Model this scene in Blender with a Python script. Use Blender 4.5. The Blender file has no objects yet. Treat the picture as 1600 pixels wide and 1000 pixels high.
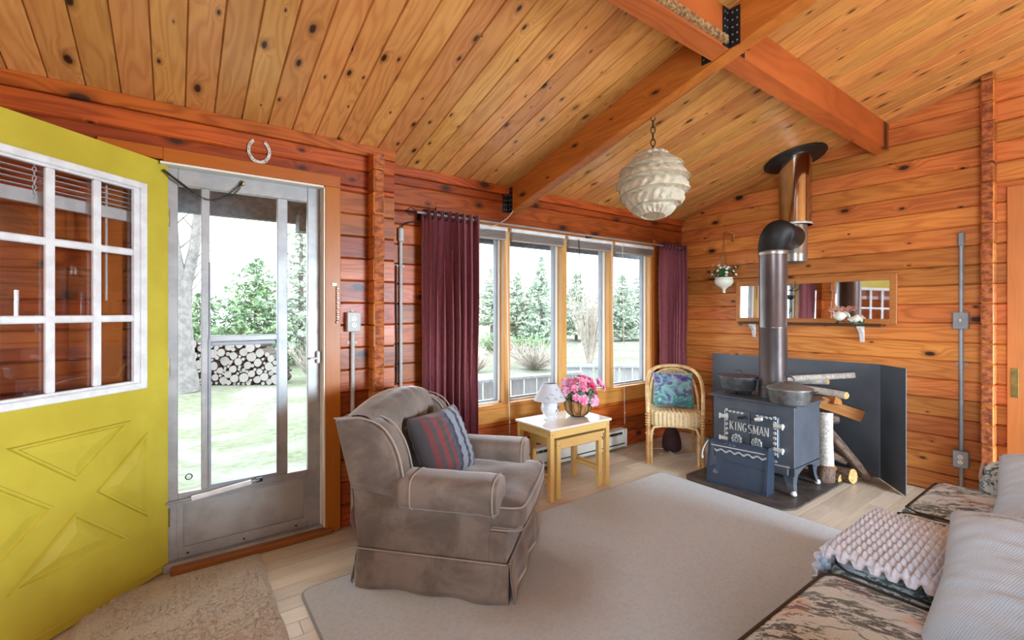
import bpy, bmesh, math, random
from math import sin, cos, pi, radians, sqrt
from mathutils import Vector, Matrix, noise as mnoise
random.seed(7)
C = bpy.context.scene
COL = C.collection

# ------------------------------------------------------------------ camera, world, lights, exposure
cam = bpy.data.cameras.new('camera'); camo = bpy.data.objects.new('camera', cam); COL.objects.link(camo)
camo.location = (0, 0, 1.29); camo.rotation_euler = (radians(90), 0, radians(53.98 - 90))
cam.sensor_width = 36; cam.lens = 36 * 723 / 1600; cam.shift_y = -12.6 / 1600; cam.clip_start = 0.05; cam.clip_end = 500
C.camera = camo
W = bpy.data.worlds.new('overcast_sky'); C.world = W; W.use_nodes = True
bg = W.node_tree.nodes['Background']; bg.inputs[0].default_value = (0.86, 0.94, 1.0, 1); bg.inputs[1].default_value = 5.4
def area(name, loc, rot, sx, sy, power, col=(1, .98, .95), portal=False):
    l = bpy.data.lights.new(name, 'AREA'); l.shape = 'RECTANGLE'; l.size = sx; l.size_y = sy; l.energy = power; l.color = col
    if portal: l.cycles.is_portal = True
    else: l.spread = radians(115)
    o = bpy.data.objects.new(name, l); COL.objects.link(o); o.location = loc; o.rotation_euler = rot
    return o
# portals in the window and the entrance door
area('window_daylight_portal', (2.71, 3.12, 1.26), (radians(-90), 0, 0), 2.4, 1.5, 1, portal=True)
area('door_daylight_portal', (0.33, 3.0, 1.0), (radians(-90), 0, 0), .75, 2.0, 1, portal=True)
# added fill lights, unseen behind the camera, to brighten the room
area('added_rear_fill', (2.95, -3.5, 1.15), (radians(56), 0, radians(22)), 1.7, 1.3, 350, (.64, .84, 1.0))
area('added_side_fill', (-1.62, -1.3, 1.45), (radians(80), 0, radians(-90)), 1.8, 1.4, 75, (.74, .88, 1.0))  # second added fill, from the left and out of view
C.view_settings.view_transform = 'Standard'; C.view_settings.look = 'None'
C.view_settings.gamma = 1; C.view_settings.use_curve_mapping = False
C.view_settings.exposure = 0.38
C.cycles.use_denoising = True
C.cycles.max_bounces = 8; C.cycles.diffuse_bounces = 3; C.cycles.transparent_max_bounces = 16

# ------------------------------------------------------------------ room numbers
Y1, Y2, X2, CA, CS = 2.83, 2.97, 4.43, 3.025, 0.255
XL, YB, RIDGE = -1.7, -3.6, -0.45
def zc(y): return CA - CS * y if y > RIDGE else CA - CS * RIDGE - CS * (RIDGE - y)
COURSE = 0.1345

# ------------------------------------------------------------------ materials
class N:
    def __init__(s, name):
        s.m = bpy.data.materials.new(name); s.m.use_nodes = True
        s.t = s.m.node_tree; s.n = s.t.nodes; s.l = s.t.links
        s.b = s.n['Principled BSDF']; s.out = s.n['Material Output']
    def add(s, typ, **kw):
        x = s.n.new(typ)
        for k, v in kw.items(): setattr(x, k, v)
        return x
    def lk(s, a, b): s.l.new(a, b)
    def val(s, sock, v):
        if isinstance(v, (int, float, tuple)): sock.default_value = v
        else: s.lk(v, sock)
    def math(s, op, a, b=0.0, clamp=False):
        x = s.add('ShaderNodeMath', operation=op, use_clamp=clamp); s.val(x.inputs[0], a); s.val(x.inputs[1], b); return x.outputs[0]
    def noise(s, vec, scale, detail=3, rough=.55, dist=0.0):
        x = s.add('ShaderNodeTexNoise'); s.lk(vec, x.inputs['Vector']); x.inputs['Scale'].default_value = scale
        x.inputs['Detail'].default_value = detail; x.inputs['Roughness'].default_value = rough; x.inputs['Distortion'].default_value = dist
        return x.outputs[0]
    def mix(s, f, a, b, blend='MIX'):
        x = s.add('ShaderNodeMix', data_type='RGBA', blend_type=blend)
        s.val(x.inputs[0], f)
        for i, v in ((6, a), (7, b)):
            if isinstance(v, tuple): x.inputs[i].default_value = (*v[:3], 1)
            else: s.lk(v, x.inputs[i])
        return x.outputs[2]
    def ramp(s, f, lo, hi):
        x = s.add('ShaderNodeMapRange', interpolation_type='SMOOTHSTEP'); s.val(x.inputs[0], f)
        x.inputs[1].default_value = lo; x.inputs[2].default_value = hi; return x.outputs[0]
    def xyz(s, a, b, c):
        x = s.add('ShaderNodeCombineXYZ'); s.val(x.inputs[0], a); s.val(x.inputs[1], b); s.val(x.inputs[2], c); return x.outputs[0]
    def sep(s, v):
        x = s.add('ShaderNodeSeparateXYZ'); s.lk(v, x.inputs[0]); return x.outputs
    def obj(s): return s.add('ShaderNodeTexCoord').outputs['Object']
    def rand(s): return s.add('ShaderNodeObjectInfo').outputs['Random']
    def bump(s, h, strength=.3, dist=.01):
        x = s.add('ShaderNodeBump'); x.inputs['Strength'].default_value = strength; x.inputs['Distance'].default_value = dist
        s.lk(h, x.inputs['Height']); s.lk(x.outputs[0], s.b.inputs['Normal'])
    def base(s, c): s.val(s.b.inputs['Base Color'], (*c[:3], 1) if isinstance(c, tuple) else c)
    def p(s, **kw):
        for k, v in kw.items(): s.val(s.b.inputs[k.replace('_', ' ')], v)

def lin(r, g, b):
    f = lambda c: (c / 255) / 12.92 if c <= 10 else ((c / 255 + .055) / 1.055) ** 2.4
    return (f(r), f(g), f(b))

def wood(name, axis, light, dark, knots=True, rough=.38, var=.25, ku=3.2, kv=6.2, ring=.5, kgate=.55, knotcol=(.04, .017, .01), spec=.32):
    """varnished pine: grain runs along axis[0]; axis[1] crosses it in the visible face."""
    m = N(name); o = m.obj(); s = m.sep(o); r = m.rand()
    d = {'x': s[0], 'y': s[1], 'z': s[2]}
    off = m.math('MULTIPLY', r, 53.0)
    u = m.math('ADD', d[axis[0]], off); v = m.math('ADD', d[axis[1]], m.math('MULTIPLY', r, 17.3)); w = d[axis[2]]
    # knots bend the grain round them
    kn = m.add('ShaderNodeTexVoronoi', voronoi_dimensions='2D'); m.lk(m.xyz(m.math('MULTIPLY', u, ku), m.math('MULTIPLY', v, kv), 0.0), kn.inputs['Vector'])
    kn.inputs['Scale'].default_value = 1
    kc = m.sep(kn.outputs['Color'])
    gate = m.ramp(kc[0], kgate - .02, kgate + .02)
    size = m.math('ADD', m.math('MULTIPLY', m.math('POWER', kc[1], 1.8), .13), .03)
    kd = m.math('DIVIDE', kn.outputs['Distance'], size)
    near = m.math('MULTIPLY', m.math('SUBTRACT', 1.0, m.ramp(kd, .6, 4.0)), gate)
    nv = m.math('ADD', v, m.math('MULTIPLY', near, .045 if knots else 0))
    n0 = m.noise(m.xyz(m.math('MULTIPLY', u, .75), m.math('MULTIPLY', nv, 7.0), m.math('MULTIPLY', w, 3.0)), 1, 2, .5)
    rg = m.math('SINE', m.math('MULTIPLY', n0, 75.0)); rg = m.math('ADD', m.math('MULTIPLY', rg, .5), .5)
    fine = m.noise(m.xyz(m.math('MULTIPLY', u, 4.0), m.math('MULTIPLY', nv, 130.0), w), 1, 3, .6)
    blot = m.noise(m.xyz(m.math('MULTIPLY', u, 1.6), m.math('MULTIPLY', v, 5.0), w), 1, 3, .6)
    f = m.math('ADD', m.math('MULTIPLY', m.math('POWER', rg, 1.6), ring * .55), m.math('MULTIPLY', fine, .35))
    f = m.math('ADD', f, m.math('MULTIPLY', m.math('SUBTRACT', blot, .45), .9), clamp=True)
    col = m.mix(f, light, dark)
    hs = m.add('ShaderNodeHueSaturation'); m.lk(col, hs.inputs['Color'])
    m.val(hs.inputs['Value'], m.math('ADD', m.math('MULTIPLY', r, var * 1.6), 1 - var * .8))
    m.val(hs.inputs['Hue'], m.math('ADD', m.math('MULTIPLY', m.math('FRACT', m.math('MULTIPLY', r, 7.7)), .016), .492))
    col = hs.outputs[0]
    if knots:
        halo = m.math('MULTIPLY', m.math('SUBTRACT', 1.0, m.ramp(kd, .7, 2.2)), m.math('MULTIPLY', gate, .55))
        col = m.mix(halo, col, tuple(c * .38 for c in dark))
        core = m.math('MULTIPLY', m.math('SUBTRACT', 1.0, m.ramp(m.math('ADD', kd, m.math('MULTIPLY', fine, .5)), .8, 1.25)), gate)
        col = m.mix(core, col, knotcol)
    m.base(col); m.p(Roughness=m.math('ADD', m.math('MULTIPLY', blot, .2), rough - .1)); m.b.inputs['Specular IOR Level'].default_value = spec
    m.bump(m.math('ADD', fine, m.math('MULTIPLY', rg, .4)), .12, .002)
    return m.m

def plain(name, c1, c2=None, scale=8, rough=.5, metal=0.0, bump=0.0, bscale=None, detail=4, sheen=0.0, stretch=(1, 1, 1), rvar=0.0, trans=0.0, lo=.35, hi=.65, bdist=.01, coat=0.0, ior=None):
    m = N(name); o = m.obj()
    if stretch != (1, 1, 1):
        mp = m.add('ShaderNodeMapping'); m.lk(o, mp.inputs[0]); mp.inputs['Scale'].default_value = stretch; o = mp.outputs[0]
    if c2:
        n = m.noise(o, scale, detail, .6); col = m.mix(m.ramp(n, lo, hi), c1, c2)
        m.base(col)
        if rvar: m.p(Roughness=m.math('ADD', m.math('MULTIPLY', n, rvar), rough - rvar / 2))
        else: m.p(Roughness=rough)
    else: m.base(c1); m.p(Roughness=rough)
    m.p(Metallic=metal)
    if sheen: m.b.inputs['Sheen Weight'].default_value = sheen; m.b.inputs['Sheen Roughness'].default_value = .4
    if trans: m.b.inputs['Transmission Weight'].default_value = trans
    if coat: m.b.inputs['Coat Weight'].default_value = coat
    if ior: m.b.inputs['IOR'].default_value = ior
    if bump: m.bump(m.noise(o, bscale or scale, 3, .6), bump, bdist)
    return m.m

def glass(name, ior=1.5, tint=(.96, .98, .98), rough=0.0):
    m = N(name); m.n.remove(m.b)
    t = m.add('ShaderNodeBsdfTransparent'); t.inputs[0].default_value = (*tint, 1)
    g = m.add('ShaderNodeBsdfGlossy'); g.inputs['Roughness'].default_value = rough; g.inputs[0].default_value = (1, 1, 1, 1)
    f = m.add('ShaderNodeFresnel'); ge = m.add('ShaderNodeNewGeometry')
    m.lk(m.math('ADD', ior, m.math('MULTIPLY', ge.outputs['Backfacing'], 1 / ior - ior)), f.inputs[0])
    x = m.add('ShaderNodeMixShader'); m.lk(f.outputs[0], x.inputs[0]); m.lk(t.outputs[0], x.inputs[1]); m.lk(g.outputs[0], x.inputs[2])
    m.lk(x.outputs[0], m.out.inputs[0]); return m.m

M = {}
M['log_x'] = wood('varnished_log_along_x_shaded', 'xzy', lin(180, 88, 32), lin(104, 38, 11), kgate=.5, ring=.7, var=.4)  # darker than log_y: shade of the backlit walls put into the colour
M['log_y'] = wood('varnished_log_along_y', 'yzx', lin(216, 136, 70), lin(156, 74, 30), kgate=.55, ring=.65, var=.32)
M['ceil'] = wood('pine_ceiling_board', 'yxz', lin(226, 166, 96), lin(178, 106, 50), kgate=.5, ring=.6, ku=4.4, kv=9.5, rough=.3, var=.2, spec=.5)
M['rafter'] = wood('pine_rafter', 'yzx', lin(196, 112, 48), lin(146, 70, 24), ku=3.2, kv=9, kgate=.5)
M['purlin'] = wood('pine_purlin', 'xyz', lin(190, 108, 50), lin(140, 68, 28), ku=2.2, kv=6, kgate=.6)
M['casing'] = wood('orange_casing', 'zxy', lin(176, 98, 26), lin(152, 78, 18), knots=False, ring=.2, var=.08)
M['casing_h'] = wood('orange_casing_flat', 'xzy', lin(176, 98, 26), lin(152, 78, 18), knots=False, ring=.2, var=.08)
M['casing_r'] = wood('tan_door_casing', 'zyx', lin(205, 135, 70), lin(176, 104, 46), knots=False, ring=.3, var=.08)
M['window_wood'] = wood('window_pine', 'zxy', lin(214, 158, 92), lin(168, 106, 50), knots=False, ring=.3, var=.1)
M['sill_wood'] = wood('sill_pine', 'xzy', lin(206, 140, 72), lin(164, 96, 40), knots=False, ring=.4, var=.1)
M['frame_wood'] = wood('mirror_frame_pine', 'yzx', lin(196, 124, 68), lin(158, 88, 42), knots=False, ring=.4, var=.12)
M['birchwood'] = wood('pale_table_wood', 'xyz', lin(228, 190, 120), lin(204, 158, 84), knots=False, ring=.25, var=.06, rough=.4)
M['end'] = plain('rough_log_end', lin(186, 104, 54), lin(122, 58, 26), 22, .75, bump=.6, bscale=38, bdist=.02, stretch=(1, 1, 1.6))
M['yellow'] = plain('yellow_paint', lin(196, 178, 58), lin(182, 162, 48), 3, .42, bump=.05, bscale=90)
M['white'] = plain('white_paint', lin(228, 226, 224), lin(212, 208, 206), 14, .45)
M['cream'] = plain('cream_plastic', lin(226, 220, 206), None, rough=.4)
M['alu'] = plain('dull_aluminium', lin(170, 168, 166), lin(150, 149, 148), 6, .42, metal=.35, rvar=.2)
M['alu_dark'] = plain('grey_sash', lin(150, 152, 158), lin(136, 138, 146), 6, .5, metal=.2)
M['kick'] = plain('scuffed_kick_panel', lin(168, 166, 162), lin(140, 134, 126), 4, .5, metal=.25, lo=.4, hi=.75)
M['glass'] = glass('window_glass', 1.35)
M['doorglass'] = glass('door_pane_glass', 1.75, (.9, .9, .9))
M['mirror'] = plain('mirror_silver', (.9, .9, .9), rough=.02, metal=1)
M['black'] = plain('black_metal', (.012, .012, .013), (.02, .02, .022), 12, .5, metal=.3)
M['dark_steel'] = plain('black_steel', (.02, .02, .022), None, rough=.45, metal=.6)
M['grey_pipe'] = plain('grey_conduit', lin(150, 154, 158), lin(136, 140, 146), 10, .45, metal=.2)
M['white_pipe'] = plain('pale_conduit', lin(186, 182, 176), lin(170, 166, 160), 10, .5)

# ------------------------------------------------------------------ mesh helpers
class B:
    """collects shapes, then links them as one mesh object"""
    def __init__(s): s.v = []; s.f = []
    def raw(s, v, f):
        k = len(s.v); s.v += [tuple(p) for p in v]; s.f += [tuple(i + k for i in q) for q in f]; return s
    def box(s, x0, y0, z0, x1, y1, z1, bev=0.0, mtx=None):
        if bev <= 0:
            v = [(x, y, z) for x in (x0, x1) for y in (y0, y1) for z in (z0, z1)]
            f = [(0, 1, 3, 2), (4, 6, 7, 5), (0, 4, 5, 1), (2, 3, 7, 6), (0, 2, 6, 4), (1, 5, 7, 3)]
        else:
            bm = bmesh.new(); bmesh.ops.create_cube(bm, size=1)
            for q in bm.verts: q.co = ((x0 + x1) / 2 + q.co.x * (x1 - x0), (y0 + y1) / 2 + q.co.y * (y1 - y0), (z0 + z1) / 2 + q.co.z * (z1 - z0))
            bmesh.ops.bevel(bm, geom=bm.edges[:], offset=bev, segments=2 if bev > .008 else 1, affect='EDGES', profile=.5)
            bm.verts.index_update(); v = [tuple(q.co) for q in bm.verts]; f = [tuple(q.index for q in g.verts) for g in bm.faces]; bm.free()
        if mtx: v = [tuple(mtx @ Vector(p)) for p in v]
        return s.raw(v, f)
    def prism(s, poly, fn, a, b):
        """poly: 2D points; fn(p, t) -> 3D; extruded from t=a to t=b"""
        n = len(poly); v = [fn(p, a) for p in poly] + [fn(p, b) for p in poly]
        f = [tuple(range(n))[::-1], tuple(range(n, 2 * n))] + [(i, (i + 1) % n, n + (i + 1) % n, n + i) for i in range(n)]
        return s.raw(v, f)
    def tube(s, pts, r, seg=8, cap=True, closed=False):
        pts = [Vector(p) for p in pts]; n = len(pts); rr = r if isinstance(r, (list, tuple)) else [r] * n
        v = []; f = []; nrm = None
        for i, p in enumerate(pts):
            if closed: t = pts[(i + 1) % n] - pts[i - 1]
            else: t = pts[min(i + 1, n - 1)] - pts[max(i - 1, 0)]
            t = t.normalized() if t.length > 1e-9 else Vector((0, 0, 1))
            if nrm is None: nrm = t.orthogonal().normalized()
            else:
                nrm = nrm - t * nrm.dot(t)
                nrm = nrm.normalized() if nrm.length > 1e-6 else t.orthogonal().normalized()
            bn = t.cross(nrm)
            for k in range(seg):
                a = 2 * pi * k / seg; v.append(p + (nrm * cos(a) + bn * sin(a)) * rr[i])
        for i in range(n if closed else n - 1):
            j = (i + 1) % n
            for k in range(seg): f.append((i * seg + k, i * seg + (k + 1) % seg, j * seg + (k + 1) % seg, j * seg + k))
        if cap and not closed: f += [tuple(range(seg))[::-1], tuple(range((n - 1) * seg, n * seg))]
        return s.raw(v, f)
    def lathe(s, prof, seg=24, c=(0, 0, 0), mtx=None, sx=1, sy=1):
        v = []; f = []; n = len(prof)
        for r, z in prof:
            for k in range(seg):
                a = 2 * pi * k / seg; v.append((c[0] + r * cos(a) * sx, c[1] + r * sin(a) * sy, c[2] + z))
        for i in range(n - 1):
            for k in range(seg): f.append((i * seg + k, i * seg + (k + 1) % seg, (i + 1) * seg + (k + 1) % seg, (i + 1) * seg + k))
        if prof[0][0] > 1e-5: f.append(tuple(range(seg))[::-1])
        if prof[-1][0] > 1e-5: f.append(tuple(range((n - 1) * seg, n * seg)))
        if mtx: v = [tuple(mtx @ Vector(p)) for p in v]
        return s.raw(v, f)
    def surf(s, fn, nu, nv, cu=False, cv=False):
        v = [fn(i / (nu if cu else nu - 1), j / (nv if cv else nv - 1)) for i in range(nu) for j in range(nv)]; f = []
        for i in range(nu if cu else nu - 1):
            for j in range(nv if cv else nv - 1):
                a, b = (i + 1) % nu, (j + 1) % nv
                f.append((i * nv + j, a * nv + j, a * nv + b, i * nv + b))
        return s.raw(v, f)
    def rbox(s, c, size, r=.03, n=8, puff=(0, 0, 0), mtx=None, fn=None):
        """rounded, puffed box (cushion): a cube grid mapped to a rounded box, faces crowned by puff"""
        hx, hy, hz = size[0] / 2, size[1] / 2, size[2] / 2; idx = {}; v = []; f = []
        def vert(i, j, k):
            if (i, j, k) in idx: return idx[i, j, k]
            g = [i / n * 2 - 1, j / n * 2 - 1, k / n * 2 - 1]
            p = Vector((g[0] * hx, g[1] * hy, g[2] * hz))
            rr = min(r, hx, hy, hz)
            q = Vector([max(-h + rr, min(h - rr, a)) for a, h in zip(p, (hx, hy, hz))]); d = p - q
            if d.length > 1e-9:
                m = max(abs(d.x), abs(d.y), abs(d.z)); d = d.normalized() * min(rr, d.length if d.length < rr else rr); p = q + d
            e = [1 - a * a for a in g]
            p.x += math.copysign(puff[0] * e[1] * e[2], g[0]) * abs(g[0]); p.y += math.copysign(puff[1] * e[0] * e[2], g[1]) * abs(g[1]); p.z += math.copysign(puff[2] * e[0] * e[1], g[2]) * abs(g[2])
            if fn: p = fn(p, g)
            p = p + Vector(c)
            if mtx: p = mtx @ p
            idx[i, j, k] = len(v); v.append(tuple(p)); return idx[i, j, k]
        for a in range(n):
            for b in range(n):
                for q in ((0, 1), (n, 0)):
                    K, fl = q[0], q[1]
                    for fa in (lambda x, y: (K, x, y), lambda x, y: (y, K, x), lambda x, y: (x, y, K)):
                        w = [vert(*fa(a, b)), vert(*fa(a + 1, b)), vert(*fa(a + 1, b + 1)), vert(*fa(a, b + 1))]
                        f.append(tuple(w[::-1]) if fl else tuple(w))
        return s.raw(v, f)
    def make(s, name, mat, parent=None, smooth=35, label=None, kind=None, mtx=None):
        me = bpy.data.meshes.new(name); me.from_pydata(s.v, [], s.f)
        bm = bmesh.new(); bm.from_mesh(me); bmesh.ops.recalc_face_normals(bm, faces=bm.faces[:])
        bm.to_mesh(me); bm.free()
        me.materials.append(M[mat] if isinstance(mat, str) else mat)
        if smooth:
            me.polygons.foreach_set('use_smooth', [True] * len(me.polygons)); me.set_sharp_from_angle(angle=radians(smooth))
        o = bpy.data.objects.new(name, me); COL.objects.link(o)
        if parent: o.parent = parent
        if mtx: o.matrix_local = mtx
        if label: o['label'] = label
        if kind: o['kind'] = kind
        return o
def tag(o, label, cat, group=None, kind=None):
    o['label'] = label; o['category'] = cat
    if group: o['group'] = group
    if kind: o['kind'] = kind
    return o
def thing(name, label, cat, loc=(0, 0, 0), rotz=0.0, group=None):
    o = bpy.data.objects.new(name, None); COL.objects.link(o); o.location = loc; o.rotation_euler = (0, 0, rotz); o.empty_display_size = .1
    return tag(o, label, cat, group)
def struct(name, label=None):
    o = bpy.data.objects.new(name, None); COL.objects.link(o); o['kind'] = 'structure'; o.empty_display_size = .1
    if label: o['label'] = label
    return o
def copy_tree(o, parent=None):
    c = o.copy(); COL.objects.link(c)
    if parent: c.parent = parent
    for ch in list(o.children): copy_tree(ch, c)
    return c
def lerp(a, b, t): return a + (b - a) * t
def smooth01(t): t = max(0, min(1, t)); return t * t * (3 - 2 * t)
def arc(cx, cy, r, a0, a1, n): return [(cx + r * cos(radians(lerp(a0, a1, i / n))), cy + r * sin(radians(lerp(a0, a1, i / n)))) for i in range(n + 1)]
def bez(p, n=10):
    p = [Vector(q) for q in p]; out = []
    for i in range(n + 1):
        t = i / n; q = list(p)
        while len(q) > 1: q = [q[k].lerp(q[k + 1], t) for k in range(len(q) - 1)]
        out.append(q[0])
    return out

# ------------------------------------------------------------------ room shell
def log_piece(parent, axis, face, sgn, a, b, z0, z1, mat, name='log', top=None, deep=.07):
    """one log of a wall: its face lies in the plane face, groove chamfers at both joints; top(t) clips it under the roof"""
    g, c = .012, .007
    poly = [(deep, z0), (g, z0), (0, z0 + c), (0, z1 - c), (g, z1), (deep, z1)]
    def fn(p, t):
        z = p[1]; tt = t
        d = face + sgn * p[0]
        return (tt, d, z) if axis == 'x' else (d, tt, z)
    B().prism(poly, fn, a, b).make(name, mat, parent, smooth=0)

wall_door = struct('wall_door'); wall_window = struct('wall_window'); wall_stove = struct('wall_stove')
DX0, DX1, DZ = -.145, .722, 2.05          # doorway
WX0, WX1, WZ0, WZ1 = 1.54, 3.90, .545, 1.975  # window opening
def span(parent, a, b, holes, face, z0, z1, cuts=()):
    segs = [(a, b)]
    for h0, h1, hz0, hz1 in holes:
        if z1 > hz0 + .01 and z0 < hz1 - .01:
            # courses partly beside the hole are still cut at it
            segs = [q for s0, s1 in segs for q in ((s0, min(s1, h0)), (max(s0, h1), s1)) if q[1] - q[0] > .01]
    for s0, s1 in segs: log_piece(parent, 'x', face, 1, s0, s1, z0, z1, 'log_x')
def zrows(zmax, edges=()):
    out = []; z = 0.0
    while z < zmax - .01:
        z1 = min(z + COURSE, zmax)
        cuts = [e for e in edges if z + .012 < e < z1 - .012]
        pts = [z] + cuts + [z1]
        out += list(zip(pts[:-1], pts[1:])); z = z1
    return out
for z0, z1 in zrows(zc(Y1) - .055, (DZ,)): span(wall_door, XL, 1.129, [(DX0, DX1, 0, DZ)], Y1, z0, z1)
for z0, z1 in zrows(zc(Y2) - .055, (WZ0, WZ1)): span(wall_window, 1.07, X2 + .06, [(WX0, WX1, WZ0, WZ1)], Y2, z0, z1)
# top plate boards under the ceiling
B().box(XL, Y1 - .022, zc(Y1) - .058, 1.135, Y1 + .06, zc(Y1) + .006, .004).make('top_plate', 'log_x', wall_door, smooth=0)
B().box(1.12, Y2 - .022, zc(Y2) - .058, X2, Y2 + .06, zc(Y2) + .006, .004).make('top_plate', 'log_x', wall_window, smooth=0)
# stove wall: logs along y, the top ones cut to the roof slope
yr = -1.2
for z0, z1 in zrows(3.13):
    g, c = .012, .007
    ytop0, ytop1 = (CA - z0) / CS, (CA - z1) / CS
    e0, e1 = min(Y2 + .07, ytop0 + .02), min(Y2 + .07, ytop1 + .02)
    if e0 < yr + .1: continue
    e1 = max(e1, yr + .05)
    poly = [(.07, z0), (g, z0), (0, z0 + c), (0, z1 - c), (g, z1), (.07, z1)]
    def fn(p, t, e0=e0, e1=e1, z0=z0, z1=z1):
        y = yr if t == 0 else lerp(e0, e1, (p[1] - z0) / (z1 - z0))
        return (X2 + p[0], y, p[1])
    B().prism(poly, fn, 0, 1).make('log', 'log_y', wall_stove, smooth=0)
# outer skin keeps stray light out of the joints
B().box(XL - .1, Y1 + .068, DZ, 1.1, Y1 + .09, zc(Y1) + .1).box(XL - .1, Y1 + .068, -.3, DX0, Y1 + .09, DZ).box(DX1, Y1 + .068, -.3, 1.1, Y1 + .09, DZ).make('outer_skin', 'log_x', wall_door, smooth=0)
B().box(1.05, Y2 + .068, WZ1, X2 + .1, Y2 + .09, zc(Y2) + .1).box(1.05, Y2 + .068, -.3, X2 + .1, Y2 + .09, WZ0).box(1.05, Y2 + .068, WZ0, WX0, Y2 + .09, WZ1).box(WX1, Y2 + .068, WZ0, X2 + .1, Y2 + .09, WZ1).make('outer_skin', 'log_x', wall_window, smooth=0)
B().box(X2 + .068, YB, -.3, X2 + .09, Y2 + .1, 3.3).make('outer_skin', 'log_y', wall_stove, smooth=0)
# crossing log ends: the column beside the door and the column on the stove wall
rnd = random.Random(3)
for i, (z0, z1) in enumerate(zrows(zc(Y1) - .05)):
    j = rnd.uniform(-.008, .01); k = rnd.uniform(-.005, .005)
    bb = B().box(.962, Y1 - .098 + j, z0 + .001, 1.03, Y1 + .05, z1 - .001, .007)
    bb.make('log_end', 'log_y', wall_door, smooth=0)
    B().box(.968 + k, Y1 - .1015 + j, z0 + .008, 1.025, Y1 - .0965 + j, z1 - .006, .002).make('end_grain', 'end', wall_door, smooth=0)
for i, (z0, z1) in enumerate(zrows(2.86)):
    j = rnd.uniform(-.008, .008)
    B().box(X2 - .10 + j, .594, z0 + .001, X2 + .05, .657, z1 - .001, .007).make('log_end', 'log_y', wall_stove, smooth=0)
    B().box(X2 - .1035 + j, .599, z0 + .008, X2 - .0985 + j, .652, z1 - .006, .002).make('end_grain', 'end', wall_stove, smooth=0)
# walls behind the photographer, with openings added to let light in
wb = struct('wall_back')
B().box(XL, YB - .08, -.02, X2, YB, .6).box(XL, YB - .08, 2.3, X2, YB, 3.0).box(XL, YB - .08, .6, 2.2, YB, 2.3).box(4.2, YB - .08, .6, X2, YB, 2.3).make('log_panel', 'log_x', wb, smooth=0)
wl = struct('wall_left')
B().box(XL - .08, YB, -.02, XL, Y2, .75).box(XL - .08, YB, 2.15, XL, Y2, 3.2).box(XL - .08, YB, .75, XL, -2.2, 2.15).box(XL - .08, -.4, .75, XL, Y2, 2.15).make('log_panel', 'log_y', wl, smooth=0)
# ceiling boards follow the roof slope, each board its own piece
ceil = struct('ceiling')
BW = .1222; x = .0385 - 15 * BW
while x < X2 + .05:
    x1 = x + BW; g = .010
    poly = [(x, .02), (x, g), (x + .005, 0), (x1 - .005, 0), (x1, g), (x1, .02)]
    B().prism(poly, lambda p, t: (p[0], t, zc(t) + p[1]), RIDGE, Y2 + .15).make('board', 'ceil', ceil, smooth=0)
    x = x1
B().raw([(XL - .2, RIDGE, zc(RIDGE) + .022), (X2 + .2, RIDGE, zc(RIDGE) + .022), (X2 + .2, 3.75, zc(3.75) + .022), (XL - .2, 3.75, zc(3.75) + .022),
         (XL - .2, RIDGE, zc(RIDGE) + .12), (X2 + .2, RIDGE, zc(RIDGE) + .12), (X2 + .2, 3.75, zc(3.75) + .12), (XL - .2, 3.75, zc(3.75) + .12)],
        [(0, 1, 2, 3), (4, 5, 6, 7), (0, 1, 5, 4), (1, 2, 6, 5), (2, 3, 7, 6), (3, 0, 4, 7)]).make('roof_deck', 'alu_dark', ceil, smooth=0)
B().raw([(XL - .2, RIDGE, zc(RIDGE)), (X2 + .2, RIDGE, zc(RIDGE)), (X2 + .2, YB - .1, zc(YB - .1)), (XL - .2, YB - .1, zc(YB - .1)),
         (XL - .2, RIDGE, zc(RIDGE) + .1), (X2 + .2, RIDGE, zc(RIDGE) + .1), (X2 + .2, YB - .1, zc(YB - .1) + .1), (XL - .2, YB - .1, zc(YB - .1) + .1)],
        [(0, 1, 2, 3), (4, 5, 6, 7), (0, 1, 5, 4), (1, 2, 6, 5), (2, 3, 7, 6), (3, 0, 4, 7)]).make('rear_slope', 'ceil', ceil, smooth=0)
# eave outside the door
M['eave'] = plain('grey_eave', lin(96, 104, 112), lin(120, 128, 134), 30, .8)
B().box(XL - .2, 3.62, 1.93, X2 + .2, 3.68, 2.12).box(.70, 3.5, 1.86, 1.5, 3.62, 1.98).make('eave', 'eave', ceil, smooth=0)
# beams
RX0, RX1, RO = 2.122, 2.204, .205
def slope_beam(name, x0, x1, ya, yb, off, mat, parent=None, bev=.006):
    poly = [(x0 + bev, -off), (x1 - bev, -off), (x1, -off + bev), (x1, .01), (x0, .01), (x0, -off + bev)]
    return B().prism(poly, lambda p, t: (p[0], t, zc(t) + p[1]), ya, yb).make(name, mat, parent, smooth=0)
bt = struct('beam_rafter', 'pine rafter beam running up the ceiling slope above the window')
slope_beam('timber', RX0, RX1, RIDGE, Y2 + .03, RO, 'rafter', bt)
PY0, PY1, PO = 1.17, 1.252, .205
pt = struct('beam_purlin', 'pine cross beam running from the rafter to the stove wall')
def purlin(xa, xb):
    poly = [(PY0, -PO), (PY1, -PO), (PY1, .01), (PY0, .01)]
    return B().prism(poly, lambda p, t: (t, p[0], zc(p[0]) + p[1] + .012), xa, xb).make('timber', 'purlin', pt, smooth=0)
purlin(-.4, RX0 - .002); purlin(RX1 + .002, X2 + .01)
M['chip'] = plain('chipboard', lin(176, 136, 88), lin(96, 66, 38), 60, .85, bump=.8, bscale=80, detail=6)
B().prism([(PY0 - .016, -PO + .012), (PY0 - .001, -PO + .012), (PY0 - .001, -PO + .05), (PY0 - .016, -PO + .045)], lambda p, t: (t, p[0], zc(p[0]) + p[1] + .012), .2, RX0 - .03).make('chipboard_strip', 'chip', pt, smooth=0)
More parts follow.
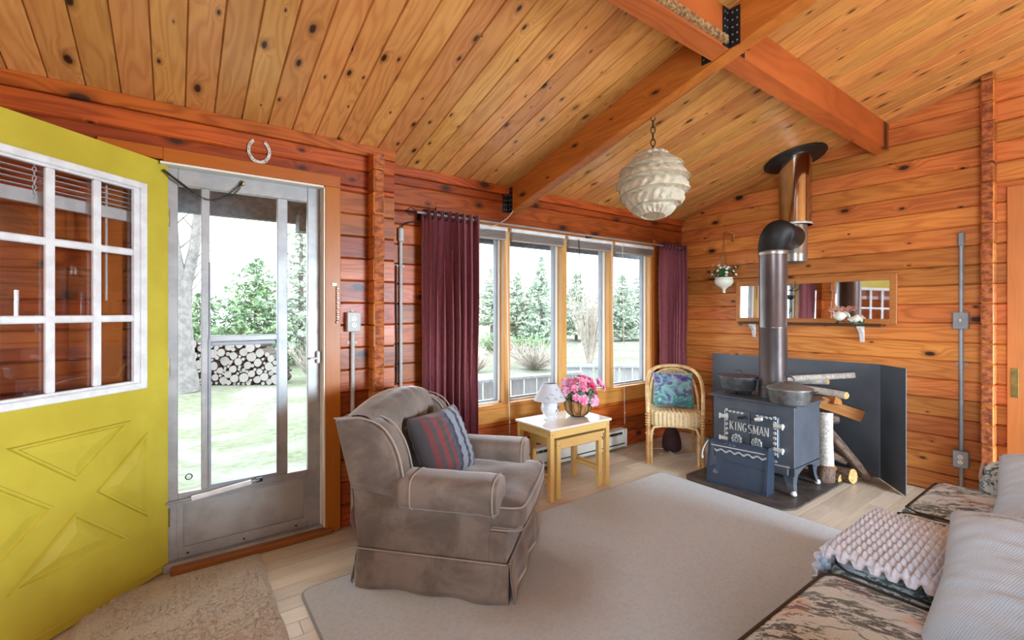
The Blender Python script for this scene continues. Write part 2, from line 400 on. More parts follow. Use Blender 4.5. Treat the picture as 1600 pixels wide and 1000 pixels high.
M['hanger'] = plain('black_hanger_steel', (.008, .008, .009), (.014, .014, .015), 20, .55, metal=.2)
def hanger(x, y, sx, sy, off, nm, label):
    """folded black joist hanger: two leaves in a corner with rows of nails"""
    t = thing(nm, label, 'bracket', (x, y, zc(y) - off)); h = off * .96
    B().box(0, 0, -.0, .004 * sx, .055 * sy, h).box(0, 0, -.0, .055 * sx, .004 * sy, h).make('leaf', 'hanger', t, smooth=0)
    k = B()
    for q in range(5):
        for c in (.02, .042):
            k.lathe([(.0, .0025), (.004, .002), (.0045, 0)], 6, mtx=Matrix.Translation((sx * .004, sy * c, h * (.12 + .19 * q))) @ Matrix.Rotation(sx * pi / 2, 4, 'Y'))
            k.lathe([(.0, .0025), (.004, .002), (.0045, 0)], 6, mtx=Matrix.Translation((sx * c, sy * .004, h * (.12 + .19 * q))) @ Matrix.Rotation(-sy * pi / 2, 4, 'X'))
    k.make('nail_heads', 'alu_dark', t, kind='stuff'); return t
hanger(RX0 - .001, PY0 - .001, -1, -1, .19, 'joist_hanger', 'black steel joist hanger on the near side of the cross beam, left of the rafter')
hanger(RX0 - .001, PY1 + .001, -1, 1, .19, 'joist_hanger', 'black steel joist hanger on the window side of the cross beam')
hanger(RX1 + .001, PY0 - .001, 1, -1, .19, 'joist_hanger', 'black steel joist hanger where the right cross beam meets the rafter')
hanger(RX0 - .001, Y2 - .003, -1, -1, .2, 'joist_hanger', 'black steel joist hanger at the window wall above the curtain rod')

# floor: laminate planks
M['floor'] = wood('laminate_plank', 'xyz', lin(216, 203, 184), lin(180, 160, 136), knots=False, ring=.35, var=.14, rough=.32)
fl = struct('floor')
B().box(XL - .1, YB - .1, -.12, X2 + .1, Y2 + .1, -.012).make('subfloor', 'floor', fl, smooth=0)
rnd = random.Random(5); y = Y2; row = 0
while y > -.9:
    x = XL - rnd.uniform(0, .9); y0 = y - .098
    while x < X2:
        xb = x + .9
        a, b2 = max(x, XL), min(xb, X2)
        if b2 - a > .02: B().box(a + .0006, y0 + .0006, -.012, b2 - .0006, y - .0006, 0, .0012).make('plank', 'floor', fl, smooth=0)
        x = xb
    y = y0; row += 1
B().box(XL, YB, -.012, X2, y, 0).make('plank_field', 'floor', fl, smooth=0)

# ------------------------------------------------------------------ doorway trim
tr = struct('trim_1', 'orange flat casing round the entrance door')
B().box(.702, Y1 - .022, 0, .79, Y1, 2.022, .003).make('casing_board', 'casing', tr, smooth=0)
B().box(-.29, Y1 - .022, 0, -.2, Y1, 2.022, .003).make('casing_board', 'casing', tr, smooth=0)
B().box(-.29, Y1 - .022, 2.032, -.05, Y1, 2.09, .003).box(-.05, Y1 - .022, 2.022, .79, Y1, 2.09, .003).make('casing_head', 'casing_h', tr, smooth=0)
B().box(.696, Y1 - .018, .04, .7035, Y1 + .045, 2.03).box(-.06, Y1 - .018, 2.012, .7035, Y1 + .045, 2.0225).make('weather_strip', 'cream', tr, smooth=0)
B().box(.69, Y1 + .045, 0, .73, Y1 + .13, 2.05).box(-.145, Y1 + .045, 0, -.045, Y1 + .13, 2.05).box(-.06, Y1 + .04, 2.02, .73, Y1 + .13, 2.06).make('jamb', 'white', tr, smooth=0)
ts = struct('trim_2', 'worn wooden door sill with a metal strip')
M['sillbrown'] = wood('worn_brown_sill', 'xyz', lin(150, 94, 46), lin(104, 62, 28), knots=False, ring=.4)
B().box(-.02, Y1 - .045, 0, .74, Y1 + .01, .032, .006).make('sill_board', 'sillbrown', ts, smooth=0)
B().box(-.05, Y1 + .005, 0, .72, Y1 + .14, .038, .003).box(-.05, Y1 + .012, .038, .72, Y1 + .018, .044).make('metal_sill', 'alu', ts, smooth=0)
# right-hand door casing on the stove wall
tc = struct('trim_3', 'tan casing board of the doorway at the right of the stove wall')
B().box(X2 - .028, .36, 0, X2, .545, 2.11, .003).make('casing_board', 'casing_r', tc, smooth=0)
M['brass'] = plain('dull_brass', lin(150, 128, 70), lin(120, 104, 60), 20, .4, metal=.8)
B().box(X2 - .031, .492, .735, X2 - .027, .527, .925, .001, mtx=None).make('strike_plate', 'brass', tc, smooth=0)

# ------------------------------------------------------------------ storm door (glazed, aluminium)
sd = struct('door_2', 'grey aluminium storm door with narrow side panes and a sliding middle window')
SX = lambda x: x
yA, yB_ = Y1 + .05, Y1 + .085
def sbox(nm, x0, z0, x1, z1, mat='alu', a=yA, b=yB_, bev=.003): return B().box(x0, a, z0, x1, b, z1, bev).make(nm, mat, sd, smooth=0)
sbox('stile', -.045, .04, .01, 2.02); sbox('stile', .622, .04, .69, 2.02)
sbox('top_rail', .01, 1.93, .622, 2.02); sbox('bottom_rail', .01, .04, .622, .085); sbox('middle_rail', .01, .33, .622, .372)
sbox('mullion_bar', .107, .372, .145, 1.93); sbox('mullion_bar', .463, .372, .516, 1.93)
sbox('kick_panel', .0, .08, .63, .335, 'kick', Y1 + .062, Y1 + .07, 0)
B().box(.006, yA - .004, .075, .03, yA + .004, .335).box(.602, yA - .004, .075, .626, yA + .004, .335).box(.006, yA - .0035, .075, .626, yA + .004, .098).box(.006, yA - .0035, .318, .626, yA + .004, .335).make('kick_bead', 'alu', sd, smooth=0)
for x0, x1 in ((.01, .107), (.516, .622)): B().box(x0, Y1 + .066, .372, x1, Y1 + .069, 1.93).make('pane', 'glass', sd, smooth=0)
B().box(.145, Y1 + .06, 1.14, .463, Y1 + .063, 1.93).make('pane', 'glass', sd, smooth=0)
B().box(.145, Y1 + .072, .372, .463, Y1 + .075, 1.14).make('pane', 'glass', sd, smooth=0)
sbox('meeting_rail', .14, 1.135, .468, 1.165, 'alu', yA - .006, yB_); sbox('meeting_rail', .15, 1.112, .458, 1.132, 'alu_dark', yA + .004, yB_)
B().box(.138, yA - .007, .38, .15, yA, 1.15).box(.458, yA - .007, .38, .47, yA, 1.15).box(.142, yA - .007, 1.15, .148, yA, 1.55).box(.461, yA - .007, 1.15, .467, yA, 1.6).box(.14, yA - .006, .372, .468, yA, .39).make('slide_track', 'alu_dark', sd, smooth=0)
k = B()
for q in (.05, .3, .56): k.lathe([(.0, .003), (.006, .0)], 8, mtx=Matrix.Translation((q, yA, .062)) @ Matrix.Rotation(pi / 2, 4, 'X'))
k.make('screws', 'black', sd, kind='stuff')
# closer, latch, chain
cl = B().tube([(.065, yA - .035, .345), (.33, yA - .035, .372)], .014, 12).make('door_closer', 'white', sd)
B().tube([(-.04, yA - .02, .338), (.03, yA - .033, .342), (.065, yA - .035, .345)], .006, 8).tube([(.33, yA - .035, .372), (.37, yA - .03, .377)], .0075, 8).make('piston_rod', 'alu_dark', cl)
B().box(.352, yA - .036, .365, .385, yA, .385, .002).make('closer_bracket', 'dark_steel', cl, smooth=0)
lt = B().box(.668, yA - .03, .99, .686, yA, 1.06, .004).make('latch', 'white', sd, smooth=0)
B().tube([(.676, yA - .026, 1.02), (.63, yA - .034, 1.018)], .006, 8).make('latch_lever', 'white', lt)
def chain(pts, r, link, mat, name, parent):
    """links of wire strung along a polyline, alternately turned"""
    b = B(); P = [Vector(p) for p in pts]; L = [0]
    for i in range(1, len(P)): L.append(L[-1] + (P[i] - P[i - 1]).length)
    n = max(2, int(L[-1] / (link * .78))); rot = 0
    for k in range(n):
        s = (k + .5) / n * L[-1]; i = max(j for j in range(len(L) - 1) if L[j] <= s); t = (s - L[i]) / (L[i + 1] - L[i])
        c = P[i].lerp(P[i + 1], t); d = (P[i + 1] - P[i]).normalized(); side = d.orthogonal().normalized()
        if k % 2: side = d.cross(side)
        b.tube([c + d * cos(a) * link * .5 + side * sin(a) * link * .28 for a in [2 * pi * q / 8 for q in range(8)]], r, 4, closed=True)
    return b.make(name, mat, parent)
cp = [(.075, yA - .02, 1.895)] + [(lerp(.075, .29, t), yA - .02, lerp(1.895, 1.985, t) - .05 * sin(pi * t) - .02 * sin(pi * t) * (1 - t)) for t in [q / 8 for q in range(1, 9)]]
chain(cp, .0016, .015, 'black', 'safety_chain', sd)
chain([(.29, yA - .018, 1.985), (.275, yA - .018, 1.945), (.24, yA - .018, 1.905), (.2, yA - .018, 1.9)], .0014, .013, 'black', 'chain_end', sd)
B().tube([(-.05, yA - .05, 1.985), (.075, yA - .02, 1.895)], .006, 8).make('chain_spring', 'black', sd)
B().lathe([(0, .014), (.012, .012), (.016, 0)], 10, mtx=Matrix.Translation((.29, yA, 1.985)) @ Matrix.Rotation(pi / 2, 4, 'X')).make('chain_anchor', 'brass', sd)
st = B().tube([(.055 + .014 * cos(a), Y1 + .064, .445 + .014 * sin(a)) for a in [2 * pi * q / 20 for q in range(20)]], .0026, 6, closed=True)
for dx, dz in ((-.005, .003), (.005, .003)): st.lathe([(0, .001), (.0014, 0)], 6, mtx=Matrix.Translation((.055 + dx, Y1 + .0645, .445 + dz)) @ Matrix.Rotation(pi / 2, 4, 'X'))
st.tube([(.055 + .007 * cos(a), Y1 + .064, .447 + .007 * sin(a)) for a in [radians(200 + 14 * q) for q in range(11)]], .001, 5)
st.make('round_sticker', 'black', sd)

# ------------------------------------------------------------------ yellow door, open into the room
yd = struct('door_1', 'yellow painted entrance door swung open, nine panes over a crossbuck panel')
ang = math.atan2(-.6832, -.7302)
yd.location = (-.029, 2.873 - .06 + .045, .012); yd.rotation_euler = (0, 0, ang)
yd.location = (-.030, 2.868, .012)
# local: x = s along the door from the hinge, y: the visible face is at y = 0, door body behind it
DW, DH, DT = .83, 2.015, .044
fs = 1   # body lies on +y or -y: visible face normal is (0.683,-0.730) in world
def dl(s, d, z): return (s, -d, z)   # d>0 goes behind the visible face
def dbox(x0, z0, x1, z1, d0, d1, nm, mat, bev=.0, parent=yd, smooth=0):
    return B().box(x0, min(-d0, -d1), z0, x1, max(-d0, -d1), z1, bev).make(nm, mat, parent, smooth=smooth)
wx0, wx1, wz0, wz1 = .14, .692, .94, 1.865    # glazed opening
slab = B()
for a in ((0, 0, wx0, DH), (wx1, 0, DW, DH), (wx0, 0, wx1, wz0), (wx0, wz1, wx1, DH)): slab.box(a[0], -DT, a[1], a[2], 0, a[3])
slab.make('slab', 'yellow', yd, smooth=0)
# frame of the light: white, proud of the slab
fz0, fz1, fx0, fx1 = .918, 1.883, .116, .716
fr = B()
for x0, z0, x1, z1 in ((fx0, fz0, fx0 + .03, fz1), (fx1 - .03, fz0, fx1, fz1), (fx0 + .03, fz0, fx1 - .03, fz0 + .03), (fx0 + .03, fz1 - .03, fx1 - .03, fz1)): fr.box(x0, -.012, z0, x1, .014, z1, .004)
for x0, z0, x1, z1 in ((fx0 + .03, fz0 + .03, fx0 + .058, fz1 - .03), (fx1 - .058, fz0 + .03, fx1 - .03, fz1 - .03), (fx0 + .058, fz0 + .03, fx1 - .058, fz0 + .042), (fx0 + .058, fz1 - .042, fx1 - .058, fz1 - .03)): fr.box(x0, -.014, z0, x1, .006, z1, .003)
fr.make('light_frame', 'white', yd, smooth=0)
px0, px1, pz0, pz1 = fx0 + .058, fx1 - .058, fz0 + .042, fz1 - .042
cw = (px1 - px0 - 2 * .032) / 3; rh = (pz1 - pz0 - 2 * .03) / 3
for i in (1, 2): dbox(px0 + i * cw + (i - 1) * .032, pz0, px0 + i * cw + i * .032, pz1, -.006, .014, 'muntin', 'white', .005)
for i in (1, 2): dbox(px0, pz0 + i * rh + (i - 1) * .03, px1, pz0 + i * rh + i * .03, -.005, .013, 'muntin', 'white', .005)
for i in range(3):
    for j in range(3):
        a, b = px0 + i * (cw + .032), pz0 + j * (rh + .03)
        dbox(a - .003, b - .003, a + cw + .003, b + rh + .003, .014, .017, 'pane', 'doorglass')
# crossbuck: four raised triangular panels in sunk moulded fields
def tri(pts, nm='panel'):
    c = [sum(p[0] for p in pts) / 3, sum(p[1] for p in pts) / 3]
    def inset(d):
        out = []
        for i in range(3):
            p, a, b = Vector(pts[i]), Vector(pts[i - 1]), Vector(pts[(i + 1) % 3])
            u, w = (a - p).normalized(), (b - p).normalized(); h = (u + w).normalized(); sn = sqrt(max(1e-6, (1 - u.dot(w)) / 2))
            out.append(p + h * d / sn)
        return out
    rings = [(0, .0), (.004, .010), (.012, .010), (.017, .0005), (.021, .0005), (.060, .010)]
    v = []; f = []
    for d, hgt in rings: v += [(q.x, hgt, q.y) for q in inset(d)]
    n = len(rings)
    for r in range(n - 1):
        for i in range(3): f.append((r * 3 + i, r * 3 + (i + 1) % 3, r * 3 + 3 + (i + 1) % 3, r * 3 + 3 + i))
    f.append(tuple(range(n * 3 - 3, n * 3)))
    B().raw([(a, b + .0006, z) for a, b, z in v], f).make(nm, 'yellow', yd, smooth=0)
tri([(.642, .783), (.186, .783), (.415, .585)]); tri([(.337, .512), (.108, .713), (.108, .305)])
tri([(.415, .458), (.186, .245), (.642, .245)]); tri([(.49, .512), (.722, .305), (.722, .713)])
B().box(.0, -.006, .03, DW, .004, .042, .002).make('bottom_bead', 'yellow', yd, smooth=0)
for z in (.25, 1.0, 1.75): B().tube([(-.006, -.006, z - .045), (-.006, -.006, z + .045)], .007, 8).make('hinge', 'brass', yd)
# raised mini blind hanging on the far face of the yellow door
bl = thing('mini_blind', 'white mini blind drawn up, hung behind the panes of the yellow door', 'blind', (-.030, 2.868, .012), ang)
hd = B()
dbox(.09, 1.86, .742, 1.9, DT + .012, DT + .04, 'head_rail', 'white', .002, bl)
for q in range(4): dbox(.10, 1.83 - q * .022, .732, 1.833 - q * .022, DT + .012, DT + .036, 'slat', 'white', 0, bl)
dbox(.10, 1.70, .732, 1.752, DT + .010, DT + .038, 'slat_stack', 'white', .002, bl)
B().tube([(.235, -DT - .03, 1.85), (.235, -DT - .03, 1.33)], .0045, 6).make('wand', 'white', bl)
chain([(.52, -DT - .008, 1.86), (.52, -DT - .008, 1.72)], .002, .02, 'white', 'cord_loop', bl)
# key hung on the logs behind the door
ky = thing('hanging_key', 'small key with a round dark fob hung on the logs behind the yellow door', 'key', (-.62, Y1, 1.23))
B().lathe([(.0, .004), (.012, .004), (.012, 0)], 14, mtx=Matrix.Translation((0, -.002, 0)) @ Matrix.Rotation(pi / 2, 4, 'X')).make('fob', 'black', ky)
B().box(-.003, -.004, -.05, .003, -.001, -.01).box(.002, -.004, -.048, .008, -.001, -.04).make('blade', 'brass', ky, smooth=0)

# ------------------------------------------------------------------ picture window, four lights
wn = struct('window_1', 'four-light picture window with pine mullions')
def wbox(nm, x0, z0, x1, z1, y0, y1, mat='window_wood', bev=.003, par=wn): return B().box(x0, y0, z0, x1, y1, z1, bev).make(nm, mat, par, smooth=0)
wbox('jamb', WX0, WZ0, WX0 + .03, WZ1, Y2 - .005, Y2 + .12); wbox('jamb', 3.885, WZ0, 3.915, WZ1, Y2 - .005, Y2 + .12)
wbox('head', WX0, WZ1 - .03, WX1, WZ1, Y2 - .005, Y2 + .12, 'sill_wood'); wbox('sill', WX0 - .04, WZ0, WX1 + .06, WZ0 + .03, Y2 - .012, Y2 + .12, 'sill_wood')
wbox('apron', WX0 - .04, WZ0 - .105, WX1 + .06, WZ0, Y2 - .016, Y2 + .0, 'sill_wood')
wbox('side_casing', 3.915, WZ0 - .1, 3.985, WZ1 + .05, Y2 - .016, Y2, 'casing'); wbox('head_casing', WX0 - .05, WZ1, 3.985, WZ1 + .06, Y2 - .014, Y2, 'log_x')
for xm in (2.08, 2.685, 3.28): wbox('mullion', xm, WZ0 + .03, xm + .06, WZ1 - .03, Y2 - .004, Y2 + .11)
lights = [(WX0 + .03, 2.08), (2.14, 2.685), (2.745, 3.28), (3.34, 3.885)]
for a, b in lights:
    z0, z1 = WZ0 + .03, WZ1 - .03; s = .024
    q = B()
    for x0, w0, x1, w1 in ((a, z0, a + s, z1), (b - s, z0, b, z1), (a + s, z0, b - s, z0 + s), (a + s, z1 - s, b - s, z1)): q.box(x0, Y2 + .075, w0, x1, Y2 + .115, w1, .002)
    so = q.make('sash', 'alu_dark', wn, smooth=0)
    q = B()
    for x0, w0, x1, w1 in ((a, z0, a + .012, z1), (b - .012, z0, b, z1), (a, z0, b, z0 + .012)): q.box(x0, Y2 + .05, w0, x1, Y2 + .075, w1)
    q.make('stop_bead', 'cream', wn, smooth=0)
    B().box(a + s - .004, Y2 + .093, z0 + s - .004, b - s + .004, Y2 + .096, z1 - s + .004).make('pane', 'glass', so, smooth=0)
M['slat'] = plain('brown_grey_slat', lin(150, 132, 122), lin(172, 156, 146), 40, .5, stretch=(.2, 1, 12))
nm = ['leftmost', 'second', 'third', 'fourth']
for i, (a, b) in enumerate(lights):
    lab = ['drawn-up mini blind over the leftmost window light, beside the tall curtain', 'drawn-up mini blind over the second window light from the left', 'drawn-up mini blind with a black wand, over the third window light', 'drawn-up mini blind over the window light nearest the corner curtain'][i]
    t = thing('mini_blind', lab, 'blind', ((a + b) / 2, Y2 + .02, WZ1 - .03), 0, 'mini blinds in the picture window'); w = (b - a) / 2 + .012
    t.location.y = Y2 - .022
    B().box(-w, -.016, -.028, w, .014, .0, .002).make('head_rail', 'white', t, smooth=0)
    q = B()
    for k in range(9): q.box(-w + .008, -.014, -.036 - k * .0062, w - .008, .012, -.0335 - k * .0062)
    q.make('slat_stack', 'slat', t, smooth=0)
    B().box(-w + .006, -.013, -.1, w - .006, .011, -.088, .002).make('bottom_rail', 'slat', t, smooth=0)
    if i == 2: B().tube([(-w + .12, -.02, -.02), (-w + .135, -.024, -.42)], .004, 6).make('wand', 'black', t)
    if i in (0, 2, 3):
        xx = {0: w - .02, 2: w - .02, 3: -w + .09}[i]
        dz = {0: -1.62, 2: -1.3, 3: -1.72}[i]
        B().tube([(xx, -.018, -.02), (xx + .01, -.024, -.8), (xx + .03, -.024, dz)], .0016, 5).tube([(xx + .012, -.018, -.02), (xx + .016, -.024, -.8), (xx + .036, -.024, dz + .02)], .0012, 5).make('cord', 'cream', t)
        B().lathe([(.002, .02), (.006, .012), (.007, 0), (.0, 0)], 8, (xx + .033, -.024, dz + .1)).make('cord_tassel', 'cream', t)

# ------------------------------------------------------------------ curtain rod and curtains
YR = Y2 - .105; ZR = 1.955
rd = thing('curtain_rod', 'thin dark metal curtain rod with leaf-cage finials above the window', 'curtain rod', (1.3, YR, ZR))
B().tube([(0, 0, 0), (2.98, 0, 0)], .008, 10).make('rod', 'alu', rd)
for sx, nm_ in ((-1, 0), (1, 2.98)):
    q = B()
    for k in range(4):
        a = k * pi / 2 + .4
        q.tube([(nm_ + sx * (.01 + .065 * t), cos(a) * .026 * sin(pi * t), sin(a) * .026 * sin(pi * t)) for t in [j / 8 for j in range(9)]], .003, 5)
    q.lathe([(0, .008), (.008, 0), (0, -.008)], 8, (nm_ + sx * .08, 0, 0)); q.make('finial', 'dark_steel', rd)
for xb in (.06, 1.68, 2.9): B().tube([(xb, 0, 0), (xb, .06, 0), (xb, .1, .0)], .006, 8).box(xb - .012, .098, -.03, xb + .012, .104, .03).make('bracket', 'dark_steel', rd)
M['burgundy'] = plain('burgundy_curtain', lin(132, 60, 66), lin(108, 46, 54), 160, .75, sheen=.35, stretch=(1, 1, .15))
def curtain(x0, x1, z0, z1, n, amp, label, seedv, flat=0.0, gath=0.0):
    t = thing('curtain', label, 'curtain', ((x0 + x1) / 2, YR, z0), 0, 'burgundy curtains at the picture window'); w = x1 - x0; h = z1 - z0
    def fn(u, v):
        d = .25 + .75 * smooth01((1 - v) * 1.0 + .3) if False else 1
        ph = u * n * 2 * pi
        k = 0 if u < flat else 1
        a = amp * (1 + .25 * sin(u * 13 + seedv)) * (1 - .3 * (1 - v) * sin(u * 7 + seedv))
        xx = -w / 2 + w * u + .006 * sin(ph * 2 + 1)
        xx = xx * (1 + gath * (1 - v))
        yy = a * sin(ph + .5 * sin(u * 5 + 3 * (1 - v))) + .006 * sin(9 * v + ph)
        return (xx, yy, h * v)
    o = B().surf(fn, n * 14, 26).make('cloth', 'burgundy', t, smooth=80)
    md = o.modifiers.new('thickness', 'SOLIDIFY'); md.thickness = .003; md.offset = 0
    for k in range(n):
        xk = -w / 2 + w * (k + .25) / n
        B().tube([(xk, cos(a) * .026 , h - .035 + sin(a) * .026) for a in [2 * pi * q / 14 for q in range(14)]], .004, 6, closed=True).make('grommet', 'dark_steel', t)
    return t
curtain(1.345, 1.775, .30, 1.985, 8, .036, 'long burgundy curtain gathered at the window side next to the armchair', 1.0)
curtain(3.93, 4.33, .30, 1.985, 7, .034, 'long burgundy curtain gathered in the corner behind the wicker chair', 2.3)

# ------------------------------------------------------------------ electrics on the walls
def screw_plate(): pass
def conduit(name, label, loc, rot, z0, z1, straps, mat, cap=True, r=.011):
    t = thing(name, label, 'conduit', loc, rot)
    B().tube([(0, -.014, z0), (0, -.014, z1)], r, 10).make('pipe', mat, t)
    if cap: B().box(-.018, -.032, z1 - .01, .018, .0, z1 + .085, .008).make('end_fitting', mat, t, smooth=40)
    for z in straps: B().box(-.03, -.004, z - .008, .03, 0, z + .008, .001).tube([(.013 * cos(a), -.014 - .013 * sin(a), z) for a in [radians(q * 20) for q in range(10)]], .0025, 5).make('strap', mat, t, smooth=0)
    return t
def outlet_holes(b, cx, y, cz):
    for dz in (.018, -.018):
        for dx in (-.006, .006): b.box(cx + dx - .0013, y - .001, cz + dz - .001, cx + dx + .0013, y + .001, cz + dz + .008)
        b.lathe([(0, .001), (.0026, 0)], 8, mtx=Matrix.Translation((cx, y, cz + dz - .007)) @ Matrix.Rotation(pi / 2, 4, 'X'))
def elec_box(parent, cz, mat, sock=True, w=.04, h=.058, plate='grey_pipe', face='cream'):
    bx = B().box(-w, -.045, cz - h, w, 0, cz + h, .004).make('box', mat, parent, smooth=0)
    if sock:
        q = B()
        for dz in (.018, -.018): q.lathe([(0, .002), (.0145, .002), (.0145, 0)], 16, mtx=Matrix.Translation((0, -.045, cz + dz)) @ Matrix.Rotation(pi / 2, 4, 'X'))
        q.make('socket', face, bx, smooth=0)
        q = B(); outlet_holes(q, 0, -.0475, cz); q.make('socket_slots', 'black', bx, smooth=0)
    B().lathe([(0, .004), (.005, .003), (.006, 0)], 8, (0, -.01, cz + h)).box(-.008, -.006, cz + h, .008, 0, cz + h + .014).make('tab', mat, bx, smooth=0)
    return bx
c1 = conduit('wall_outlet', 'grey outlet box on a conduit beside the entrance door casing', (.862, Y1, 0), 0, .03, 1.17, (1.105,), 'white_pipe', cap=False, r=.0125); c1['category'] = 'outlet'
elec_box(c1, 1.23, 'white_pipe')
c2 = conduit('wall_conduit', 'grey conduit with an end fitting beside the tall curtain', (1.225, Y2, 0), 0, .03, 1.77, (1.6,), 'white_pipe')
B().tube(bez([(0, -.02, 1.855), (.02, -.02, 1.9), (.09, -.05, 1.9), (.2, -.05, 1.93)], 8), .004, 6).make('cable', 'black', c2)
B().tube(bez([(-.03, -.012, 1.6), (-.035, -.012, 1.3), (-.022, -.012, 1.1), (-.03, -.012, .8)], 10), .005, 6).make('cable', 'black', c2)
c3 = conduit('wall_outlet', 'grey conduit with a switch box and an outlet box on the stove wall', (X2, .764, 0), -pi / 2, .02, 1.76, (.93,), 'grey_pipe', r=.0125); c3['category'] = 'outlet'
elec_box(c3, .27, 'grey_pipe'); sb = elec_box(c3, 1.23, 'grey_pipe', sock=False)
B().box(-.005, -.058, 1.222, .005, -.045, 1.242, .002).make('switch_toggle', 'cream', sb, smooth=0)

# ------------------------------------------------------------------ horseshoe, security chain
M['shoe'] = plain('white_painted_iron', lin(214, 206, 196), lin(170, 150, 132), 40, .6)
hs = thing('horseshoe', 'white horseshoe nailed open side up above the entrance door', 'horseshoe', (.365, Y1, 2.158))
def shoe_pts(r): return [(r * .92 * sin(radians(a)), r * 1.12 * -cos(radians(a))) for a in range(-150, 151, 10)]
q = B(); o_, i_ = shoe_pts(.062), shoe_pts(.046); n = len(o_)
v = [(a, -.009, b) for a, b in o_] + [(a, -.009, b) for a, b in i_] + [(a, -.001, b) for a, b in o_] + [(a, -.001, b) for a, b in i_]
f = []
for k in range(n - 1): f += [(k, k + 1, n + k + 1, n + k), (2 * n + k, 2 * n + k + 1, 3 * n + k + 1, 3 * n + k), (k, k + 1, 2 * n + k + 1, 2 * n + k), (n + k, n + k + 1, 3 * n + k + 1, 3 * n + k)]
f += [(0, n, 3 * n, 2 * n), (n - 1, 2 * n - 1, 4 * n - 1, 3 * n - 1)]
q.raw(v, f).make('shoe', 'shoe', hs, smooth=0)
q = B()
for a in (-120, -90, -60, -35, 35, 60, 90, 120): q.lathe([(0, .0015), (.003, 0)], 6, mtx=Matrix.Translation((.0545 * .92 * sin(radians(a)), -.009, -.0545 * 1.12 * cos(radians(a)))) @ Matrix.Rotation(pi / 2, 4, 'X'))
q.make('nail_holes', 'black', hs, kind='stuff')
M['chrome'] = plain('chrome', (.75, .75, .75), None, rough=.18, metal=1)
sc = thing('door_chain', 'chrome security chain hanging on the orange door casing', 'chain', (.755, Y1 - .022, 1.45))
B().box(-.015, -.008, -.008, .012, 0, .008, .002).make('chain_plate', 'chrome', sc, smooth=0)
chain([(.012, -.01, 0), (.013, -.012, -.21)], .0018, .017, 'chrome', 'chain', sc)
B().lathe([(0, .008), (.007, .004), (.007, -.004), (0, -.008)], 8, (.013, -.012, -.22)).make('chain_knob', 'chrome', sc)

# ------------------------------------------------------------------ paper lantern on a chain
def paper():
    m = N('crinkled_paper'); o = m.obj(); n = m.noise(o, 14, 4, .6, .6)
    m.base(m.mix(n, lin(226, 216, 196), lin(206, 192, 166))); m.p(Roughness=.8)
    tl = m.add('ShaderNodeBsdfTranslucent'); tl.inputs[0].default_value = (.75, .68, .55, 1)
    x = m.add('ShaderNodeMixShader'); x.inputs[0].default_value = .35; m.lk(m.b.outputs[0], x.inputs[1]); m.lk(tl.outputs[0], x.inputs[2]); m.lk(x.outputs[0], m.out.inputs[0])
    m.bump(n, .8, .03); return m.m
M['paper'] = paper()
ln = thing('paper_lantern', 'round crinkled cream paper lantern hanging from the rafter on a chain', 'lamp', (2.2, 1.66, 2.015))
def lant(u, v):
    a = 2 * pi * u; ph = v * 5.0 + u; k = ph - math.floor(ph)          # spiral bands
    R = .197 * max(.0, sin(pi * (.06 + .885 * v))) ** .62
    lip = .80 + .24 * k ** .55 if 1 else 0
    if k > .93: lip = lerp(1.04, .80, (k - .93) / .07)
    cr = .010 * mnoise.noise(Vector((cos(a) * 5, sin(a) * 5, v * 14))) + .006 * sin(a * 21 + 4 * sin(v * 9)) * sin(pi * k)
    r = R * lip + cr * (R > .05)
    z = .175 - .355 * v - .012 * sin(a + 1.0)
    return (r * cos(a), r * sin(a), z)
B().surf(lambda u, v: lant(u, v), 96, 76, cu=True).make('shade', 'paper', ln, smooth=60)
M['wire'] = plain('lantern_rib_wire', lin(170, 148, 112), None, rough=.6)
rb = B()
rb.tube([Vector(lant((q / 40) % 1.0, min(.999, max(.001, (1 + .9 - q / 40 + int(0)) / 5 * 1)))) for q in range(0)] or [(0, 0, .17), (0, 0, .19)], .006, 8)
for b in range(1, 5):
    pts = []
    for q in range(49):
        u = q / 48 * .999; v = (b + .92 - u) / 5
        if 0.02 < v < .98: pts.append(Vector(lant(u, v)) * 1.012)
    if len(pts) > 4: rb.tube(pts, .0028, 5)
rb.make('rib', 'wire', ln, smooth=60)
chain([(0, 0, .185), (0, 0, .40)], .0032, .044, 'black', 'chain', ln)
B().tube([(0, 0, .40), (0, 0, .425), (.012, 0, .43)], .004, 6).make('hook', 'black', ln)
lc = thing('lamp_cable', 'thin white cable running along the underside of the rafter', 'cable', (RX1 - .01, Y2 - .06, zc(Y2) - .26))
def cab(y): return Vector((0, y - (Y2 - .06), zc(y) - RO - .005 - (zc(Y2) - .26)))
pts = [(-.36, .03, -.1), (-.22, .0, -.075), (-.1, -.005, .0), (-.075, .0, .06), (-.07, 0, .07)]
B().tube(bez(pts, 14), .003, 6).make('loose_end', 'cream', lc)
B().tube([cab(Y2 - .1) + Vector((-.06, .1, -.02)), cab(Y2 - .12)] + [cab(lerp(Y2 - .2, 1.26, q / 14)) + Vector((.004 * sin(q * 2.1), 0, -.004 * abs(sin(q)))) for q in range(15)], .0022, 6).make('cable', 'wire', lc)

